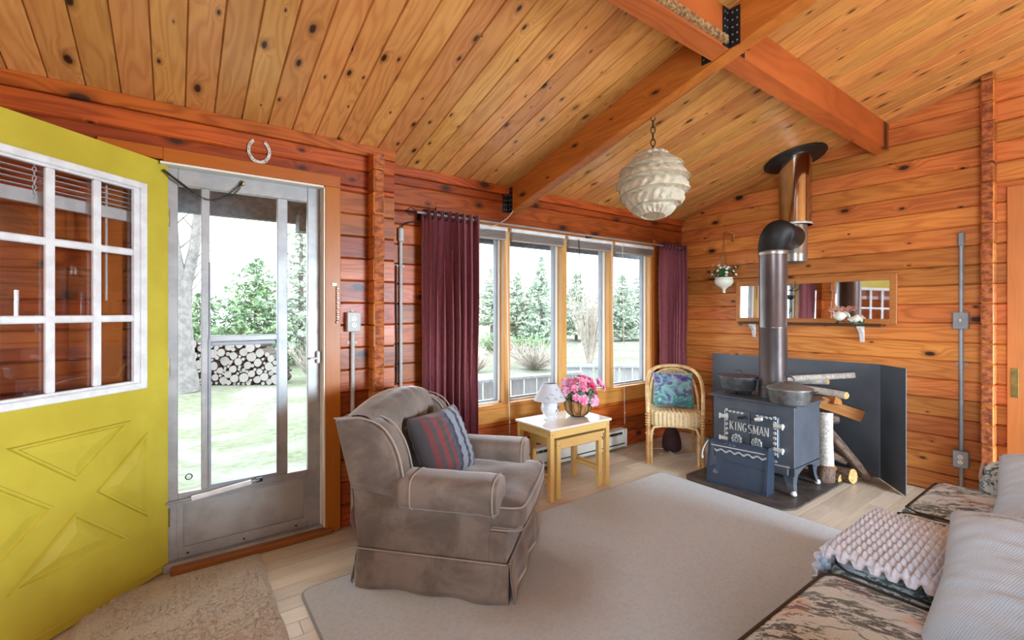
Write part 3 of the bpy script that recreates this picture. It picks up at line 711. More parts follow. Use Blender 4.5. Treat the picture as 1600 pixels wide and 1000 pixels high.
# ------------------------------------------------------------------ wood stove
M['stove'] = plain('stove_grey_paint', lin(82, 87, 96), lin(72, 77, 86), 5, .5, metal=.15, bump=.05, bscale=160)
M['stove_door'] = plain('stove_door_iron', lin(86, 94, 105), lin(72, 80, 91), 8, .45, metal=.25)
M['nickel'] = plain('nickel', lin(214, 214, 210), None, rough=.35, metal=.3)
SXF, SXB, SY0, SY1, SZB, SZT = 3.446, 3.86, 1.432, 2.026, .20, .634
sv = thing('wood_stove', 'dark grey cast iron wood stove with two nickel trimmed doors standing on a floor pad', 'stove', (3.65, 1.73, .014))
OX, OY, OZ = 3.65, 1.73, .014
def S(x, y, z): return (x - OX, y - OY, z - OZ)
def svb(nm, x0, y0, z0, x1, y1, z1, mat='stove', bev=.004, par=sv): return B().box(*S(x0, y0, z0), *S(x1, y1, z1), bev).make(nm, mat, par, smooth=0)
svb('body', SXF, SY0, SZB, SXB, SY1, SZT)
svb('top_plate', SXF - .035, SY0 - .03, SZT, SXB + .02, SY1 + .03, .647, 'stove', .003)
# legs with an arched apron, nickel ball feet
def leg(x, y, dx, dy):
    B().raw([S(x, y, SZB + .03), S(x + dx * .12, y, SZB + .03), S(x, y + dy * .12, SZB + .03),
             S(x, y, SZB - .02), S(x + dx * .085, y, SZB - .02), S(x, y + dy * .085, SZB - .02),
             S(x + .003 * dx, y + .003 * dy, .09), S(x + dx * .05, y, .09), S(x, y + dy * .05, .09),
             S(x - dx * .012, y - dy * .012, .035), S(x + dx * .032, y - dy * .01, .035), S(x - dx * .01, y + dy * .032, .035)],
            [(0, 1, 2), (0, 1, 4, 3), (1, 2, 5, 4), (2, 0, 3, 5), (3, 4, 7, 6), (4, 5, 8, 7), (5, 3, 6, 8), (6, 7, 10, 9), (7, 8, 11, 10), (8, 6, 9, 11), (9, 10, 11)]).make('leg', 'stove', sv, smooth=0)
    B().lathe([(0, .0), (.016, .004), (.022, .014), (.018, .026), (.012, .036), (0, .036)], 14, S(x - dx * .001, y - dy * .001, .0145)).make('ball_foot', 'nickel', sv)
for x, dx in ((SXF + .012, 1), (SXB - .012, -1)):
    for y, dy in ((SY0 + .012, 1), (SY1 - .012, -1)): leg(x, y, dx, dy)
for y in (SY0, SY1 - .006):
    n = 12; arcp = [(lerp(SXF + .06, SXB - .06, q / n), SZB - .045 + .042 * sin(pi * q / n)) for q in range(n + 1)]
    B().prism([(SXF, SZB + .01), (SXF, SZB - .05)] + arcp + [(SXB, SZB - .05), (SXB, SZB + .01)], lambda p, t: S(p[0], t, p[1]), y, y + .006).make('apron', 'stove', sv, smooth=0)
# doors: each leaf with its scrollwork, vent wheel, handle and hinges
FX = SXF
def door_leaf(y0, y1, side):
    d = svb('door', FX - .022, y0, .258, FX + .002, y1, .548, 'stove_door', .006)
    sc_ = B(); ye = y0 if side == 0 else y1; sg = 1 if side == 0 else -1
    for zz in [.285 + .036 * q for q in range(8)]:
        sc_.tube([S(FX - .025, ye + sg * (.022 + .010 * cos(a) * (1 - q / 14)), zz + .016 * sin(a) * (1 - q / 14)) for q, a in enumerate([radians(34 * k) for k in range(14)])], .0028, 5)
    for yy in [ye + sg * (.05 + .03 * q) for q in range(4)]:
        for zz in (.531, .273) if yy * sg < (ye * sg + .1) else (.531,):
            sc_.tube([S(FX - .025, yy + sg * .012 * cos(a) * (1 - q / 14), zz + .010 * sin(a) * (1 - q / 14)) for q, a in enumerate([radians(34 * k) for k in range(14)])], .0026, 5)
    sc_.tube([S(FX - .023, ye + sg * .006, .27), S(FX - .023, ye + sg * .006, .535)], .0025, 5)
    sc_.make('scrollwork', 'nickel', d, smooth=60)
    for hz in (.488, .318):
        B().box(*S(FX - .034, ye - .034, hz - .013), *S(FX - .002, ye + .034, hz + .013), .005).tube([S(FX - .03, ye - sg * .03, hz - .02), S(FX - .03, ye - sg * .03, hz + .02)], .007, 8).make('hinge', 'nickel', d, smooth=40)
    yc = 1.82 if side else 1.672
    w = B().lathe([(0, .018), (.018, .017), (.020, .013), (.028, .013), (.031, .017), (.036, .016), (.038, 0)], 24, mtx=Matrix.Translation(S(FX - .022, yc, .334)) @ Matrix.Rotation(-pi / 2, 4, 'Y')).make('vent_wheel', 'stove_door', d)
    r = B().tube([S(FX - .038, yc + .034 * cos(a), .334 + .034 * sin(a)) for a in [2 * pi * q / 24 for q in range(24)]], .003, 6, closed=True)
    for q in range(9):
        a = 2 * pi * q / 9; r.tube([S(FX - .039, yc + .008 * cos(a), .334 + .008 * sin(a)), S(FX - .039, yc + .02 * cos(a + .5), .334 + .02 * sin(a + .5)), S(FX - .039, yc + .03 * cos(a), .334 + .03 * sin(a))], .0022, 5)
        r.lathe([(0, .004), (.004, 0)], 6, mtx=Matrix.Translation(S(FX - .034, yc + .039 * cos(a), .334 + .039 * sin(a))) @ Matrix.Rotation(-pi / 2, 4, 'Y'))
    r.make('vent_ring', 'nickel', d, smooth=60)
    return d
dA = door_leaf(1.528, 1.7255, 0); dB = door_leaf(1.7285, 1.926, 1)
hk = B().tube([S(FX - .02, 1.70, .505), S(FX - .05, 1.70, .505), S(FX - .055, 1.675, .512), S(FX - .06, 1.66, .515)], .006, 8).make('handle', 'black', dA)
B().lathe([(0, -.03), (.012, -.025), (.016, 0), (.012, .025), (0, .03)], 12, mtx=Matrix.Translation(S(FX - .062, 1.645, .519)) @ Matrix.Rotation(radians(75), 4, 'X')).make('handle_grip', 'nickel', dA)
B().tube([S(FX - .02, 1.76, .51), S(FX - .05, 1.765, .508), S(FX - .055, 1.80, .50)], .010, 8).make('latch_hook', 'black', dB)
# name cast across both doors in raised serif capitals
GL = {'K': [((.12, 0), (.12, 1), .2), ((.2, .42), (.8, 1), .09), ((.34, .52), (.85, 0), .2), ('s', .12, 0), ('s', .12, 1), ('s', .8, 1), ('s', .84, 0)],
      'I': [((.5, 0), (.5, 1), .22), ('s', .5, 0), ('s', .5, 1)],
      'N': [((.12, 0), (.12, 1), .09), ((.12, 1), (.84, 0), .2), ((.86, 0), (.86, 1), .09), ('s', .12, 0), ('s', .1, 1), ('s', .86, 1)],
      'G': [('a', .5, .5, .4, .5, 50, 320), ((.78, .05), (.78, .42), .18), ('s', .74, .42)],
      'S': [('a', .5, .74, .3, .26, 40, 260), ('a', .5, .25, .34, .26, 90, -140), ((.3, .58), (.66, .42), .2)],
      'M': [((.08, 0), (.12, 1), .09), ((.12, 1), (.5, .1), .2), ((.5, .1), (.88, 1), .09), ((.9, 0), (.88, 1), .2), ('s', .08, 0), ('s', .9, 0), ('s', .08, 1), ('s', .92, 1)],
      'A': [((.1, 0), (.5, 1), .09), ((.5, 1), (.9, 0), .2), ((.25, .33), (.75, .33), .08), ('s', .1, 0), ('s', .9, 0)]}
def letter(ch, y, z, wd, ht, par):
    b = B(); x0 = FX - .0225
    def P(u, v): return (y - u * wd, z + v * ht)
    def bar(p, q, th):
        p, q = Vector(P(*p)), Vector(P(*q)); d = (q - p).normalized(); nn = Vector((-d.y, d.x)) * th * wd * .5
        b.prism([p - nn, q - nn, q + nn, p + nn], lambda w, t: S(t, w[0], w[1]), x0 - .007, x0 + .002)
    for g in GL[ch]:
        if g[0] == 's': bar((g[1] - .17, g[2] * .92 + .04), (g[1] + .17, g[2] * .92 + .04), .09)
        elif g[0] == 'a':
            n = 12; pts = [(g[1] + g[3] * cos(radians(lerp(g[5], g[6], q / n))), g[2] + g[4] * sin(radians(lerp(g[5], g[6], q / n)))) for q in range(n + 1)]
            for q in range(n): bar(pts[q], pts[q + 1], .2 - .1 * abs(sin(radians(lerp(g[5], g[6], (q + .5) / n)))))
        else: bar(*g)
    b.make('letter', 'nickel', par, smooth=0)
yy = 1.879
for i, ch in enumerate('KINGSMAN'):
    wd = {'I': .020, 'M': .040}.get(ch, .0325)
    letter(ch, yy, .398, wd, .062, dB if yy > 1.74 else dA); yy -= wd + .0042
    if i == 3: yy -= .004
# emblem on the ash lip: a little tower with a flourish of script
em = B()
for k in range(5): em.box(*S(FX - .006, 1.578 - .004 * abs(k - 2) - .006, .168 + .009 * k), *S(FX, 1.602 + .004 * abs(k - 2) - .006, .174 + .009 * k))
em.box(*S(FX - .006, 1.584, .165), *S(FX, 1.592, .236)); em.box(*S(FX - .006, 1.545, .224), *S(FX, 1.575, .228)).box(*S(FX - .006, 1.545, .231), *S(FX, 1.575, .234))
em.tube([S(FX - .004, lerp(1.572, 1.462, q / 40), .205 + .006 * sin(q * 1.25) + .006 * (q / 40)) for q in range(41)], .002, 5)
svb('ash_lip', FX - .012, 1.47, .150, FX + .03, 1.99, .202, 'stove', .004)
em.make('emblem', 'nickel', sv, smooth=0)
svb('ash_drawer', FX + .02, 1.5, .12, SXB - .1, 1.96, .2, 'black', .004)

# floor pad
M['pad'] = plain('brown_stove_pad', lin(86, 78, 72), lin(64, 58, 56), 12, .42, rvar=.2)
PX0, PX1, PY0_, PY1_ = 3.165, 4.15, 1.345, 2.14
poly = arc(PX0 + .12, PY0_ + .12, .12, 180, 270, 6) + arc(PX1 - .1, PY0_ + .1, .1, 270, 360, 6) + arc(PX1 - .1, PY1_ - .1, .1, 0, 90, 6) + arc(PX0 + .12, PY1_ - .12, .12, 90, 180, 6)
po = B().prism(poly, lambda p, t: (p[0] - OX, p[1] - OY, t), .0, .013).make('stove_pad', 'pad', None, smooth=40); po.location = (OX, OY, .0005)
tag(po, 'dark brown rounded floor pad under the wood stove', 'floor pad')

# ------------------------------------------------------------------ stove pipe and chimney
M['pipe'] = plain('bronzed_stovepipe', lin(112, 104, 104), lin(84, 76, 78), 3, .3, metal=.7, stretch=(1, 1, .4), rvar=.12)
M['galv'] = plain('galvanised_tee', lin(176, 172, 164), lin(150, 144, 134), 9, .32, metal=.8, rvar=.15)
M['polished'] = plain('polished_chimney', lin(205, 198, 186), lin(190, 180, 165), 4, .12, metal=1)
PCX, PCY, UCX, UCY = 3.66, 1.672, 4.20, 1.742
sp = thing('stove_pipe', 'dark bronzed stove pipe rising from the stove into a ribbed black elbow', 'stove pipe', (PCX, PCY, .647))
B().lathe([(.098, 0), (.098, .07), (.1, .072), (.1, .08), (.098, .082)], 32).make('collar', 'pipe', sp)
prof = [(.095, .06), (.095, .52), (.0965, .523), (.0965, .53), (.095, .533), (.095, 1.085)]
B().lathe(prof, 36).make('pipe', 'pipe', sp, smooth=50)
ZE = 1.085
B().lathe([(.099, ZE - .012), (.1, ZE - .01), (.1, ZE + .016), (.099, ZE + .018)], 32).make('band', 'galv', sp)
d2 = Vector((UCX - PCX, UCY - PCY, 0)).normalized(); rl = .155
pts = []; rads = []
for q in range(61):
    a = pi / 2 * q / 60; pts.append(Vector((0, 0, ZE + .016)) + d2 * rl * (1 - cos(a)) + Vector((0, 0, rl * sin(a)))); rads.append(.1 + (.0022 if q % 2 == 0 else -.0012))
pts.append(pts[-1] + d2 * .2); rads.append(.098); pts.append(pts[-1] + d2 * .1); rads.append(.098)
B().tube(pts, rads, 32, cap=False).make('elbow', 'black', sp, smooth=50)
ch = thing('chimney', 'polished metal chimney with a galvanised tee hanging from the ceiling', 'chimney', (UCX, UCY, 1.75))
zt = zc(UCY) - 1.75
B().lathe([(.122, .27), (.122, zt + .06)], 40).make('outer_pipe', 'polished', ch, smooth=50)
B().lathe([(.126, .262), (.126, .278), (.122, .28)], 40).lathe([(.1, .262), (.126, .262)], 40).make('trim_ring', 'nickel', ch)
B().lathe([(.0, -.06), (.07, -.055), (.088, -.04), (.088, .02), (.0905, .022), (.0905, .03), (.09, .032), (.09, .27)], 36).make('tee', 'galv', ch, smooth=50)
cr = B(); nrm = Vector((0, CS, 1)).normalized(); mt = Matrix.Translation((0, 0, zt - .012)) @ Vector((0, 0, 1)).rotation_difference(nrm).to_matrix().to_4x4()
cr.lathe([(.12, -.006), (.232, -.006), (.236, -.002), (.236, .006), (.12, .006)], 48, mtx=mt).make('ceiling_flange', 'black', ch, smooth=50)

# ------------------------------------------------------------------ heat shield behind the stove
M['shield'] = plain('black_sheet_steel', lin(96, 103, 112), lin(84, 91, 100), 2, .42, metal=.35)
sh = thing('heat_shield', 'folded dark sheet metal heat shield standing behind the wood stove', 'heat shield', (4.36, 1.9, 0))
def panel(p0, p1, z1a, z1b, z0=.004, th=.004):
    a, b = Vector((*p0, 0)), Vector((*p1, 0)); d = (b - a).normalized(); nn = Vector((-d.y, d.x, 0)) * th; o = Vector((4.36, 1.9, 0))
    v = [a + Vector((0, 0, z0)), b + Vector((0, 0, z0)), b + Vector((0, 0, z1b)), a + Vector((0, 0, z1a))]; v = [q - o for q in v]
    B().raw([tuple(q) for q in v] + [tuple(q + nn) for q in v], [(0, 1, 2, 3), (7, 6, 5, 4), (0, 1, 5, 4), (1, 2, 6, 5), (2, 3, 7, 6), (3, 0, 4, 7)]).make('panel', 'shield', sh, smooth=0)
panel((4.405, 2.60), (4.405, 1.22), .872, .885); panel((4.40, 1.218), (4.12, .995), .885, .895)

# ------------------------------------------------------------------ pots
M['iron'] = plain('cast_iron', lin(82, 85, 88), lin(64, 67, 70), 30, .5, metal=.3, bump=.15, bscale=120)
M['iron2'] = plain('grey_cast_iron', lin(98, 96, 94), lin(74, 72, 70), 22, .48, metal=.35, bump=.15, bscale=120)
def pot(name, label, x, y, z, R, H, mat, lidmat, dome, trivet):
    t = thing(name, label, 'pot', (x, y, z)); z0 = .026 if trivet else 0.0
    if trivet:
        for k in range(4):
            a = k * pi / 2 + .3
            B().tube(bez([(.03 * cos(a), .03 * sin(a), .022), (.08 * cos(a), .08 * sin(a), .026), (.095 * cos(a), .095 * sin(a), .004)], 6), .005, 6).make('leg', 'black', t)
    B().lathe([(0, z0), (R * .78, z0), (R * .88, z0 + .012), (R * .94, z0 + H * .5), (R, z0 + H), (R + .006, z0 + H), (R + .006, z0 + H + .006), (R - .006, z0 + H + .006), (R * .9, z0 + .03), (0, z0 + .02)], 36).make('bowl', mat, t)
    lp = [(R + .008, z0 + H + .006), (R + .008, z0 + H + .014)] + [(R * (1 - q / 8) * 1.0, z0 + H + .014 + dome * sin(pi / 2 * q / 8)) for q in range(1, 9)]
    l = B().lathe([(0, z0 + H + .007)] + lp, 36).make('lid', lidmat, t)
    zz = z0 + H + .012 + dome
    B().tube([(0, -.03, zz - .004), (0, -.03, zz + .018), (0, -.015, zz + .032), (0, .015, zz + .032), (0, .03, zz + .018), (0, .03, zz - .004)], .006, 8).make('lid_handle', 'iron', l)
    for s in (-1, 1): B().tube([(-.02, s * R, z0 + H - .004), (-.016, s * (R + .035), z0 + H + .003), (.016, s * (R + .035), z0 + H + .003), (.02, s * R, z0 + H - .004)], .006, 8).make('handle', mat, t)
    return t
pot('dutch_oven', 'flat-lidded black iron pot on a trivet, left of the stove pipe', 3.60, 1.905, .647, .135, .10, 'iron', 'iron', .012, True)
M['lid2'] = plain('rusty_grey_lid', lin(112, 108, 104), lin(120, 74, 48), 7, .4, metal=.35, lo=.45, hi=.62)
p2_ = pot('dutch_oven', 'grey iron pot with a domed lid on the front corner of the stove', 3.475, 1.478, .647, .138, .10, 'iron2', 'lid2', .045, False)
B().tube([(.0 + .15 * sin(radians(a)) , .146 * cos(radians(a)), .09 + .0 * a) for a in range(0, 181, 15)], .003, 6).make('bail', 'black', p2_)

# ------------------------------------------------------------------ fireplace screen leaning on the stove
def mesh_mat():
    m = N('fire_screen_mesh'); o = m.obj(); s = m.sep(o)
    a = m.math('ABSOLUTE', m.math('SINE', m.math('MULTIPLY', s[1], 620.0))); b = m.math('ABSOLUTE', m.math('SINE', m.math('MULTIPLY', s[2], 620.0)))
    k = m.math('MINIMUM', a, b); hole = m.ramp(k, .45, .55)
    tr_ = m.add('ShaderNodeBsdfTransparent'); x = m.add('ShaderNodeMixShader'); m.base(lin(70, 83, 103)); m.p(Roughness=.5, Metallic=.4)
    m.lk(m.math('MULTIPLY', hole, .6), x.inputs[0]); m.lk(m.b.outputs[0], x.inputs[1]); m.lk(tr_.outputs[0], x.inputs[2]); m.lk(x.outputs[0], m.out.inputs[0]); return m.m
M['mesh'] = mesh_mat()
M['screen'] = plain('blue_black_screen_frame', lin(60, 71, 88), lin(52, 62, 78), 20, .45, metal=.4)
fsn = thing('fire_screen', 'blue-black mesh fire screen leaning in front of the stove doors', 'fire screen', (3.268, 1.757, .014), radians(9.5))
HW = .205
def scr(y, z, d=0): return (z * .16 + d, y, z)
for nmz, z0, z1, y0, y1 in (('frame', 0, .018, -HW, HW), ('frame', .305, .32, -HW, HW), ('frame', 0, .32, -HW, -HW + .016), ('frame', 0, .32, HW - .016, HW)):
    B().raw([scr(y, z, d) for y in (y0, y1) for z in (z0, z1) for d in (-.006, .008)], [(0, 1, 3, 2), (4, 6, 7, 5), (0, 4, 5, 1), (2, 3, 7, 6), (0, 2, 6, 4), (1, 5, 7, 3)]).make(nmz, 'screen', fsn, smooth=0)
B().raw([scr(-HW + .016, .018), scr(HW - .016, .018), scr(HW - .016, .305), scr(-HW + .016, .305)], [(0, 1, 2, 3)]).make('mesh_panel', 'mesh', fsn, smooth=0)
B().raw([(-.006, -HW, 0), (-.006, -HW - .004, 0), (.115, -HW - .018, 0), (.115, -HW - .014, 0), (.045, -HW, .32), (.045, -HW - .004, .32), (.14, -HW - .018, .32), (.14, -HW - .014, .32)], [(0, 1, 2, 3), (4, 5, 6, 7), (0, 1, 5, 4), (1, 2, 6, 5), (2, 3, 7, 6), (3, 0, 4, 7)]).make('side_wing', 'screen', fsn, smooth=0)
B().tube([scr(-HW + .02, .275), scr(HW - .02, .275)], .0035, 6).make('crossbar', 'nickel', fsn)
cs = B()
for q in range(60):
    y = lerp(HW - .05, -HW + .01, q / 59); cs.tube([scr(y, .255 - .006 * sin(q * .6), -.012), scr(y - .004, .243 - .008 * sin(q * .6), -.012)], .0022, 4)
cs.make('pull_chain', 'nickel', fsn)
M['rope'] = plain('cotton_cord', lin(196, 190, 184), None, rough=.9)
B().tube(bez([scr(HW - .005, .31), scr(HW + .045, .25), scr(HW + .05, .18), scr(HW + .035, .17)], 10), .005, 6).lathe([(0, -.014), (.009, -.008), (.009, .008), (0, .014)], 8, scr(HW + .04, .172)).make('pull_cord', 'rope', fsn)

# ------------------------------------------------------------------ mirror, shelf and what stands on it
mr = thing('wall_mirror', 'long wooden framed mirror on the stove wall behind the stove pipe', 'mirror', (X2 - .004, 1.737, 1.39)); mr.rotation_euler = (0, radians(1.3), 0)
mw, mh = .62, .195
q = B()
for y0, z0, y1, z1 in ((-mw, -mh, -mw + .045, mh), (mw - .04, -mh, mw, mh), (-mw + .045, mh - .05, mw - .04, mh), (-mw + .045, -mh, mw - .04, -mh + .04)): q.box(-.026, y0, z0, 0, y1, z1, .003)
q.make('frame', 'frame_wood', mr, smooth=0)
B().box(-.014, -mw + .03, -mh + .03, -.008, mw - .03, mh - .03).make('mirror_plate', 'mirror', mr, smooth=0)
M['dkwood'] = wood('dark_shelf_board', 'yxz', lin(92, 60, 40), lin(62, 38, 24), knots=False)
shf = thing('wall_shelf', 'narrow dark shelf under the mirror on white brackets', 'shelf', (X2, 1.74, 1.178))
B().box(-.105, -.55, 0, 0, .56, .016, .002).make('board', 'dkwood', shf, smooth=0)
for y in (-.40, .45):
    B().prism([(-.004, .0), (-.09, .0), (-.085, -.015), (-.03, -.06), (-.012, -.125), (-.004, -.13)], lambda p, t: (p[0], t, p[1]), y - .014, y + .014).make('bracket', 'white', shf, smooth=0)
cd = thing('candelabrum', 'black wire candle stand on the shelf, half hidden behind the stove pipe', 'candle holder', (X2 - .06, 1.985, 1.194))
stem = [(.004 * sin(k * 1.3), .006 * cos(k * 1.3), .02 + k * .0115) for k in range(18)]
B().tube(stem, .004, 6).make('stem', 'black', cd)
for y in (-.1, .1):
    B().tube(bez([(0, 0, .07), (0, y * 1.1, .06), (0, y * 1.2, .11), (0, y, .15), (0, y, .215)], 14), .0036, 6).tube([(.0, y + .012 * cos(a), .115 + .012 * sin(a)) for a in [2 * pi * k / 12 for k in range(12)]], .003, 5, closed=True).make('arm', 'black', cd)
    B().lathe([(0, .205), (.012, .207), (.03, .226), (.034, .246), (.031, .246), (.026, .23), (0, .215)], 16, (0, y, 0)).make('candle_cup', 'black', cd)
for k in range(3):
    a = k * 2.094 + .5; B().tube(bez([(0, 0, .03), (.02 * cos(a), .04 * sin(a), .03), (.035 * cos(a), .07 * sin(a), .0)], 6), .0036, 6).make('foot', 'black', cd)
hkk = thing('wall_hook', 'black curled wire hook on the mirror beside the stove pipe', 'hook', (X2 - .014, 1.86, 1.485))
B().tube(bez([(-.0, .06, 0), (-.05, .03, .01), (-.06, -.03, -.03), (-.05, -.05, .0), (-.05, -.05, .075)], 14), .0036, 6).make('wire', 'black', hkk)
M['porcelain'] = plain('porcelain', lin(226, 222, 206), None, rough=.25)
M['pinkdry'] = plain('dried_flower', lin(188, 110, 84), lin(222, 176, 158), 40, .8)
M['green'] = plain('leaf_green', lin(70, 120, 52), lin(46, 88, 40), 30, .55)
M['green2'] = plain('grey_green_leaf', lin(92, 122, 96), lin(60, 92, 70), 30, .6)
egg = thing('egg_vase', 'white egg-shaped vase on wire feet with dried flowers, on the shelf before the mirror', 'vase', (X2 - .065, 1.475, 1.194))
B().lathe([(0, .022), (.02, .026), (.038, .044), (.044, .064), (.038, .084), (.02, .1), (.008, .106), (.006, .122), (0, .122)], 20).make('body', 'porcelain', egg)
for k in range(3):
    a = k * 2.094 + .9; B().tube([(0, 0, .026), (.022 * cos(a), .022 * sin(a), .02), (.05 * cos(a), .05 * sin(a), .0)], .0025, 5).make('foot', 'black', egg)
def petals(b, c, nrm, r, n, seedv, cup=.3):
    """a flower head: n broad petals round a centre"""
    nrm = Vector(nrm).normalized(); u = nrm.orthogonal().normalized(); w = nrm.cross(u); c = Vector(c)
    for k in range(n):
        a = 2 * pi * k / n + seedv; d = u * cos(a) + w * sin(a); s = nrm.cross(d)
        P = [c, c + d * r * .5 - s * r * .42 + nrm * r * cup * .5, c + d * r * .95 - s * r * .3 + nrm * r * cup * .55, c + d * r * 1.02 + nrm * r * cup * .4, c + d * r * .95 + s * r * .3 + nrm * r * cup * .55, c + d * r * .5 + s * r * .42 + nrm * r * cup * .5]
        b.raw(P, [(0, 1, 2, 3), (0, 3, 4, 5)])
rnd = random.Random(11)
for k in range(4):
    y = .055 - .05 * k * .8; fb = B(); petals(fb, (-.01, y, .112 + .012 * (k % 2)), (-1, .2 * (k - 1), .6), .024, 7, k); petals(fb, (-.012, y, .116 + .012 * (k % 2)), (-1, 0, .6), .015, 6, k + .4)
    fb.make('dried_flower', 'pinkdry', egg, smooth=0)
    B().tube([(0, 0, .1), (-.01, y, .112)], .0015, 4).make('stem', 'green2', egg)
shl = thing('shell_ornament', 'white shell ornament with green leaves on the shelf beside the egg vase', 'ornament', (X2 - .06, 1.372, 1.194))
B().rbox((0, 0, .032), (.05, .085, .06), .03, 6, (.004, .01, .008), fn=lambda p, g: Vector((p.x, p.y, p.z * (1 - .35 * g[1]) + .004 * sin(g[1] * 14)))).make('shell', 'porcelain', shl)
q = B()
for k in range(9): petals(q, (-.02, -.02 - .01 * k + .04, .012 + .004 * (k % 3)), (-1, rnd.uniform(-1, 1), rnd.uniform(.2, 1)), .026, 2, k)
q.make('leaves', 'green2', shl, smooth=0)
# hanging planter
hp = thing('hanging_planter', 'small white urn planter with white flowers hanging in the corner by the window', 'planter', (4.33, 2.437, 1.475))
B().lathe([(0, 0), (.014, .0), (.016, .008), (.012, .014), (.013, .03), (.03, .05), (.065, .072), (.085, .1), (.086, .125), (.078, .14), (.086, .15), (.074, .152), (.07, .13), (0, .12)], 28).make('urn', 'porcelain', hp)
for a in (0, 2.094, 4.19): B().tube([(.07 * cos(a), .07 * sin(a), .15), (.012 * cos(a), .012 * sin(a), .42), (0, 0, .57)], .0016, 4).make('hanger_wire', 'brass', hp)
rnd = random.Random(4)
q, w, g = B(), B(), B()
for k in range(46):
    a = rnd.uniform(0, 2 * pi); r = rnd.uniform(.02, .1); z = .17 + rnd.uniform(-.02, .06)
    petals(q, (r * cos(a), r * sin(a), z), (cos(a), sin(a), rnd.uniform(.2, 1.2)), rnd.uniform(.016, .03), 3, k)
for k in range(30):
    a = rnd.uniform(0, 2 * pi); r = rnd.uniform(.03, .12); z = .2 + rnd.uniform(-.04, .07); z = z + .1 if k > 25 else z
    if k > 25: r *= .35; a = 2.0
    petals(w, (r * cos(a), r * sin(a), z), (cos(a) - .5, sin(a), .7), .014, 5, k); g.tube([(0, 0, .14), (r * cos(a), r * sin(a), z)], .0012, 3)
M['whiteflower'] = plain('white_petal', lin(238, 236, 226), None, rough=.7)
q.make('leaves', 'green', hp, smooth=0); w.make('blossoms', 'whiteflower', hp, smooth=0, kind='stuff'); g.make('stems', 'green', hp, smooth=0)
hb = thing('planter_bracket', 'brass wall bracket holding up the hanging planter', 'bracket', (X2, 2.40, 2.03))
M['brass2'] = plain('bright_brass', lin(222, 200, 140), None, rough=.25, metal=1)
B().box(-.012, -.016, -.05, 0, .016, .05, .004).make('back_plate', 'brass2', hb, smooth=0)
B().tube(bez([(-.01, 0, .03), (-.06, .02, .06), (-.1, .037, .04), (-.1, .037, .015)], 10), .006, 8).lathe([(0, -.012), (.012, 0), (0, .012)], 8, (-.1, .037, .02)).make('arm', 'brass2', hb)

# ------------------------------------------------------------------ firewood stacked beside the stove
def bark(name, c1, c2, c3, sc=(14, 14, 5), lo=.5):
    m = N(name); o = m.obj(); mp = m.add('ShaderNodeMapping'); m.lk(o, mp.inputs[0]); mp.inputs['Scale'].default_value = sc
    n = m.noise(mp.outputs[0], 1.6, 5, .65); n2 = m.noise(mp.outputs[0], 5, 3, .6)
    m.base(m.mix(m.ramp(n2, lo + .08, lo + .16), m.mix(m.ramp(n, .4, .6), c1, c2), c3)); m.p(Roughness=.85); m.bump(n, .7, .02); return m.m
M['bark'] = bark('brown_bark', lin(96, 72, 58), lin(132, 108, 92), lin(40, 30, 26), (30, 30, 8))
M['birch'] = bark('birch_bark', lin(224, 218, 208), lin(196, 186, 176), lin(60, 48, 44), (20, 20, 40), .52)
M['splitwood'] = wood('split_firewood', 'zxy', lin(168, 108, 62), lin(112, 64, 36), knots=False, ring=.5, rough=.85, spec=.15)
M['cutend'] = plain('sawn_end', lin(214, 176, 112), lin(176, 128, 72), 60, .8)
def fire_log(p, q, r, mat, label, split=False, seedv=0, endmat='cutend', bend=.0):
    p, q = Vector(p), Vector(q); L = (q - p).length; rt = Vector((0, 0, 1)).rotation_difference((q - p).normalized())
    t = thing('firewood_log', label, 'log', p, 0, 'firewood beside the stove'); t.rotation_mode = 'QUATERNION'; t.rotation_quaternion = rt
    rn = random.Random(seedv); n = 14; kk = [1 + rn.uniform(-.08, .08) for _ in range(n)]
    if split: prof = [(r * cos(a), r * sin(a)) for a in [radians(-58 + 11.6 * k) for k in range(11)]] + [(-r * .45, r * .1)]
    else: prof = [(r * kk[k] * cos(2 * pi * k / n), r * kk[k] * sin(2 * pi * k / n)) for k in range(n)]
    v = []; m = 9; np_ = len(prof)
    for i in range(m):
        s = i / (m - 1); sc = 1 + .05 * sin(5 * s + seedv); bx = bend * sin(pi * s)
        v += [(a * sc + bx, b * sc, L * s) for a, b in prof]
    f = [(i * np_ + k, i * np_ + (k + 1) % np_, (i + 1) * np_ + (k + 1) % np_, (i + 1) * np_ + k) for i in range(m - 1) for k in range(np_)]
    B().raw(v, f).make('bark', mat, t, smooth=50)
    for z, zz in ((0, -.0008), (L, L + .0008)):
        s0 = 0 if z == 0 else 1; sc = 1 + .05 * sin(5 * s0 + seedv)
        B().raw([(a * sc * .99, b * sc * .99, zz) for a, b in prof], [tuple(range(np_))]).make('cut_end', endmat, t, smooth=0)
    return t
fire_log((3.98, 1.44, .01), (3.985, 1.425, .13), .058, 'bark', 'short upright bark-covered log end at the foot of the firewood pile', seedv=1)
fire_log((3.985, 1.43, .132), (4.03, 1.452, .52), .047, 'birch', 'upright peeling birch log standing beside the stove', seedv=2, endmat='splitwood')
fire_log((4.15, 1.52, .04), (4.10, 1.30, .06), .052, 'bark', 'fat log with a pale sawn end facing the room', seedv=3)
fire_log((4.07, 1.58, .035), (4.05, 1.365, .032), .032, 'bark', 'thin dark log on the floor under the fat sawn log', seedv=4)
fire_log((4.22, 1.24, .035), (4.12, 1.50, .40), .034, 'bark', 'leaning dark branch log sloping up toward the stove pipe', seedv=5)
fire_log((4.27, 1.28, .04), (4.22, 1.54, .36), .040, 'bark', 'thicker leaning log against the heat shield', seedv=6)
